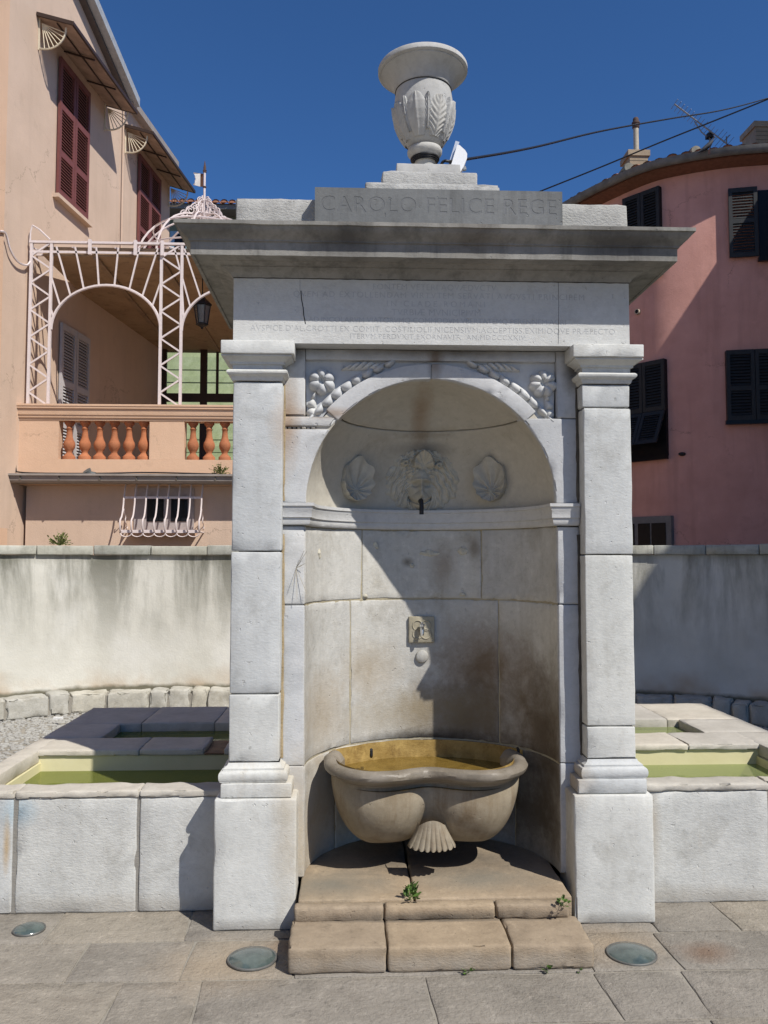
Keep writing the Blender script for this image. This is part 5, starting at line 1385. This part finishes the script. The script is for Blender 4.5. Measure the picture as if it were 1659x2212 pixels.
def pbody(u, v):
    s = v; a = u * 6.2832
    prof_p = [(-.19, .004, -.085), (-.14, .022, -.055), (-.07, .048, -.015), (0, .062, .03), (.055, .056, .07), (.085, .036, .112), (.095, .028, .135), (.108, .026, .158), (.120, .018, .165), (.126, .003, .160)]
    k_ = s * (len(prof_p) - 1); i_ = min(int(k_), len(prof_p) - 2); f_ = k_ - i_
    x, r, z = [prof_p[i_][q] * (1 - f_) + prof_p[i_ + 1][q] * f_ for q in range(3)]
    return Vector((pg.x + x, 13.4 + r * math.cos(a), pg.z + z * 1.15 - .02 + r * math.sin(a) * .9))
pmb.grid(pbody, 14, 28, True)
pmb.obj('body', plain('pigeon grey', (.045, .047, .055), .7, .3, ns=20), pig, True, 80)
bk2 = MB(); bk2.tube([(pg.x + .118, 13.4, pg.z + .166), (pg.x + .145, 13.4, pg.z + .155)], [.009, .001], 5); bk2.obj('beak', M_iron, pig)
lg = MB()
for dy in (-.02, .02): lg.tube([(pg.x + .02, 13.4 + dy, pg.z - .04), (pg.x + .025, 13.4 + dy, pg.z - .125)], .006, 5)
lg.obj('legs', plain('pigeon leg', (.10, .04, .035), .7), pig)
def cable(pts, r, lab):
    m = MB(); m.tube(catmull(pts, 8), r, 5); return tag(m.obj('overhead_cable', M_black, None, True), lab, 'cable', 'overhead cables')
cable([Vector((CXM + .07, 4.03, 3.562)), PY(960, 348, 4.02), PY(995, 346, 4.1), PY(1150, 319, 5.2), PY(1300, 283, 6.6), PY(1450, 256, 8.0), PY(1560, 238, 9.2), PY(1659, 212, 10.2), PY(1800, 170, 12.0)], .0075, 'black cable running from the urn foot up to the right')
cable([PY(1100, 440, 11.0), PY(1175, 410, 10.9), PY(1300, 360, 10.7), PY(1430, 306, 10.5), PY(1540, 262, 10.35), PY(1659, 214, 10.2), PY(1800, 155, 10.0)], .010, 'straight thin cable crossing behind the fountain up to the right')

# ---------------------------------------------------------------- weeds and plants
def weed(c, n, size, lab, mat, name='weed', up=.5, lw=.35, cat='weed', group='weeds in the stone joints'):
    c = Vector(c); e = empty(name, c, lab, cat, group); m = MB(); st_ = MB()
    for i in range(n):
        a = random.uniform(0, 6.283); el0 = random.uniform(.15, 1.35) if up > .4 else random.uniform(.05, .7)
        L_ = size * random.uniform(.45, 1.0); d = Vector((math.cos(a) * math.cos(el0), math.sin(a) * math.cos(el0), math.sin(el0)))
        tip = c + d * L_ + Vector((0, 0, -.1 * L_ * math.cos(el0)))
        st_.tube([c, c + d * L_ * .5 + Vector((0, 0, .06 * L_)), tip], size * .012, 3)
        for q in range(3):
            b0 = c.lerp(tip, .55 + .2 * q); s2 = d.cross(Vector((0, 0, 1))).normalized(); dd = (d + s2 * random.uniform(-1.1, 1.1) + Vector((0, 0, random.uniform(-.2, .6)))).normalized()
            ll = size * lw * random.uniform(.6, 1.1); wv2 = dd.cross(Vector((random.uniform(-.4, .4), random.uniform(-.4, .4), 1))).normalized() * ll * .36
            nn = wv2.cross(dd).normalized() * ll * .1
            m.add([b0, b0 + dd * ll * .45 + wv2 + nn, b0 + dd * ll * .8 + wv2 * .7 + nn, b0 + dd * ll, b0 + dd * ll * .8 - wv2 * .7 + nn, b0 + dd * ll * .45 - wv2 + nn], [[0, 1, 2, 3, 4, 5]])
    m.obj('leaves', mat, e); st_.obj('stems', mat, e)
    return e
q = PZ(885, 1940, .165); weed((q.x, q.y, .158), 13, .07, 'leafy green weed growing in the joint below the basin', M_leaf, lw=.42)
q = PZ(1216, 1952, .165); weed((q.x, q.y, .155), 9, .04, 'small bright green weed in the corner by the right pillar base', M_leaf, lw=.5)
q = PZ(1012, 2099, 0); weed((q.x, 3.288, 0), 8, .035, 'small weed at the foot of the middle step stone', M_leaf, lw=.5)
q = PZ(1183, 2097, 0); weed((q.x, 3.288, 0), 6, .028, 'tiny weed at the foot of the right step stone', M_leaf, lw=.5)
q = PZ(1248, 2092, 0); weed((q.x, 3.286, 0), 5, .022, 'tiniest weed at the right end of the step', M_leaf, lw=.5)
q = PY(132, 1172, 9.15); weed((q.x, 9.1, 1.745), 60, .17, 'round green tuft growing on top of the curved wall', M_leaf2, 'wall_tuft', lw=.20, cat='plant', group='tufts on the masonry')
q = PY(477, 1028, YV - .1); weed((q.x, YV - .1, 2.69), 46, .17, 'green tuft with upright sprigs growing on the ledge under the balusters', M_leaf2, 'ledge_tuft', lw=.18, cat='plant', group='tufts on the masonry')
dg_ = MB()
for i in range(7):
    z = random.uniform(1.45, 1.62); dg_.tube([(-.245, YP - .002, 1.56), (-.245 + random.uniform(-.03, .06), YP - .03, 1.56 + random.uniform(-.15, .12))], .0011, 3)
tag(dg_.obj('dry_grass', plain('dry straw', (.34, .30, .22), .9)), 'dry straw wisps in the joint beside the left pillar', 'grass')
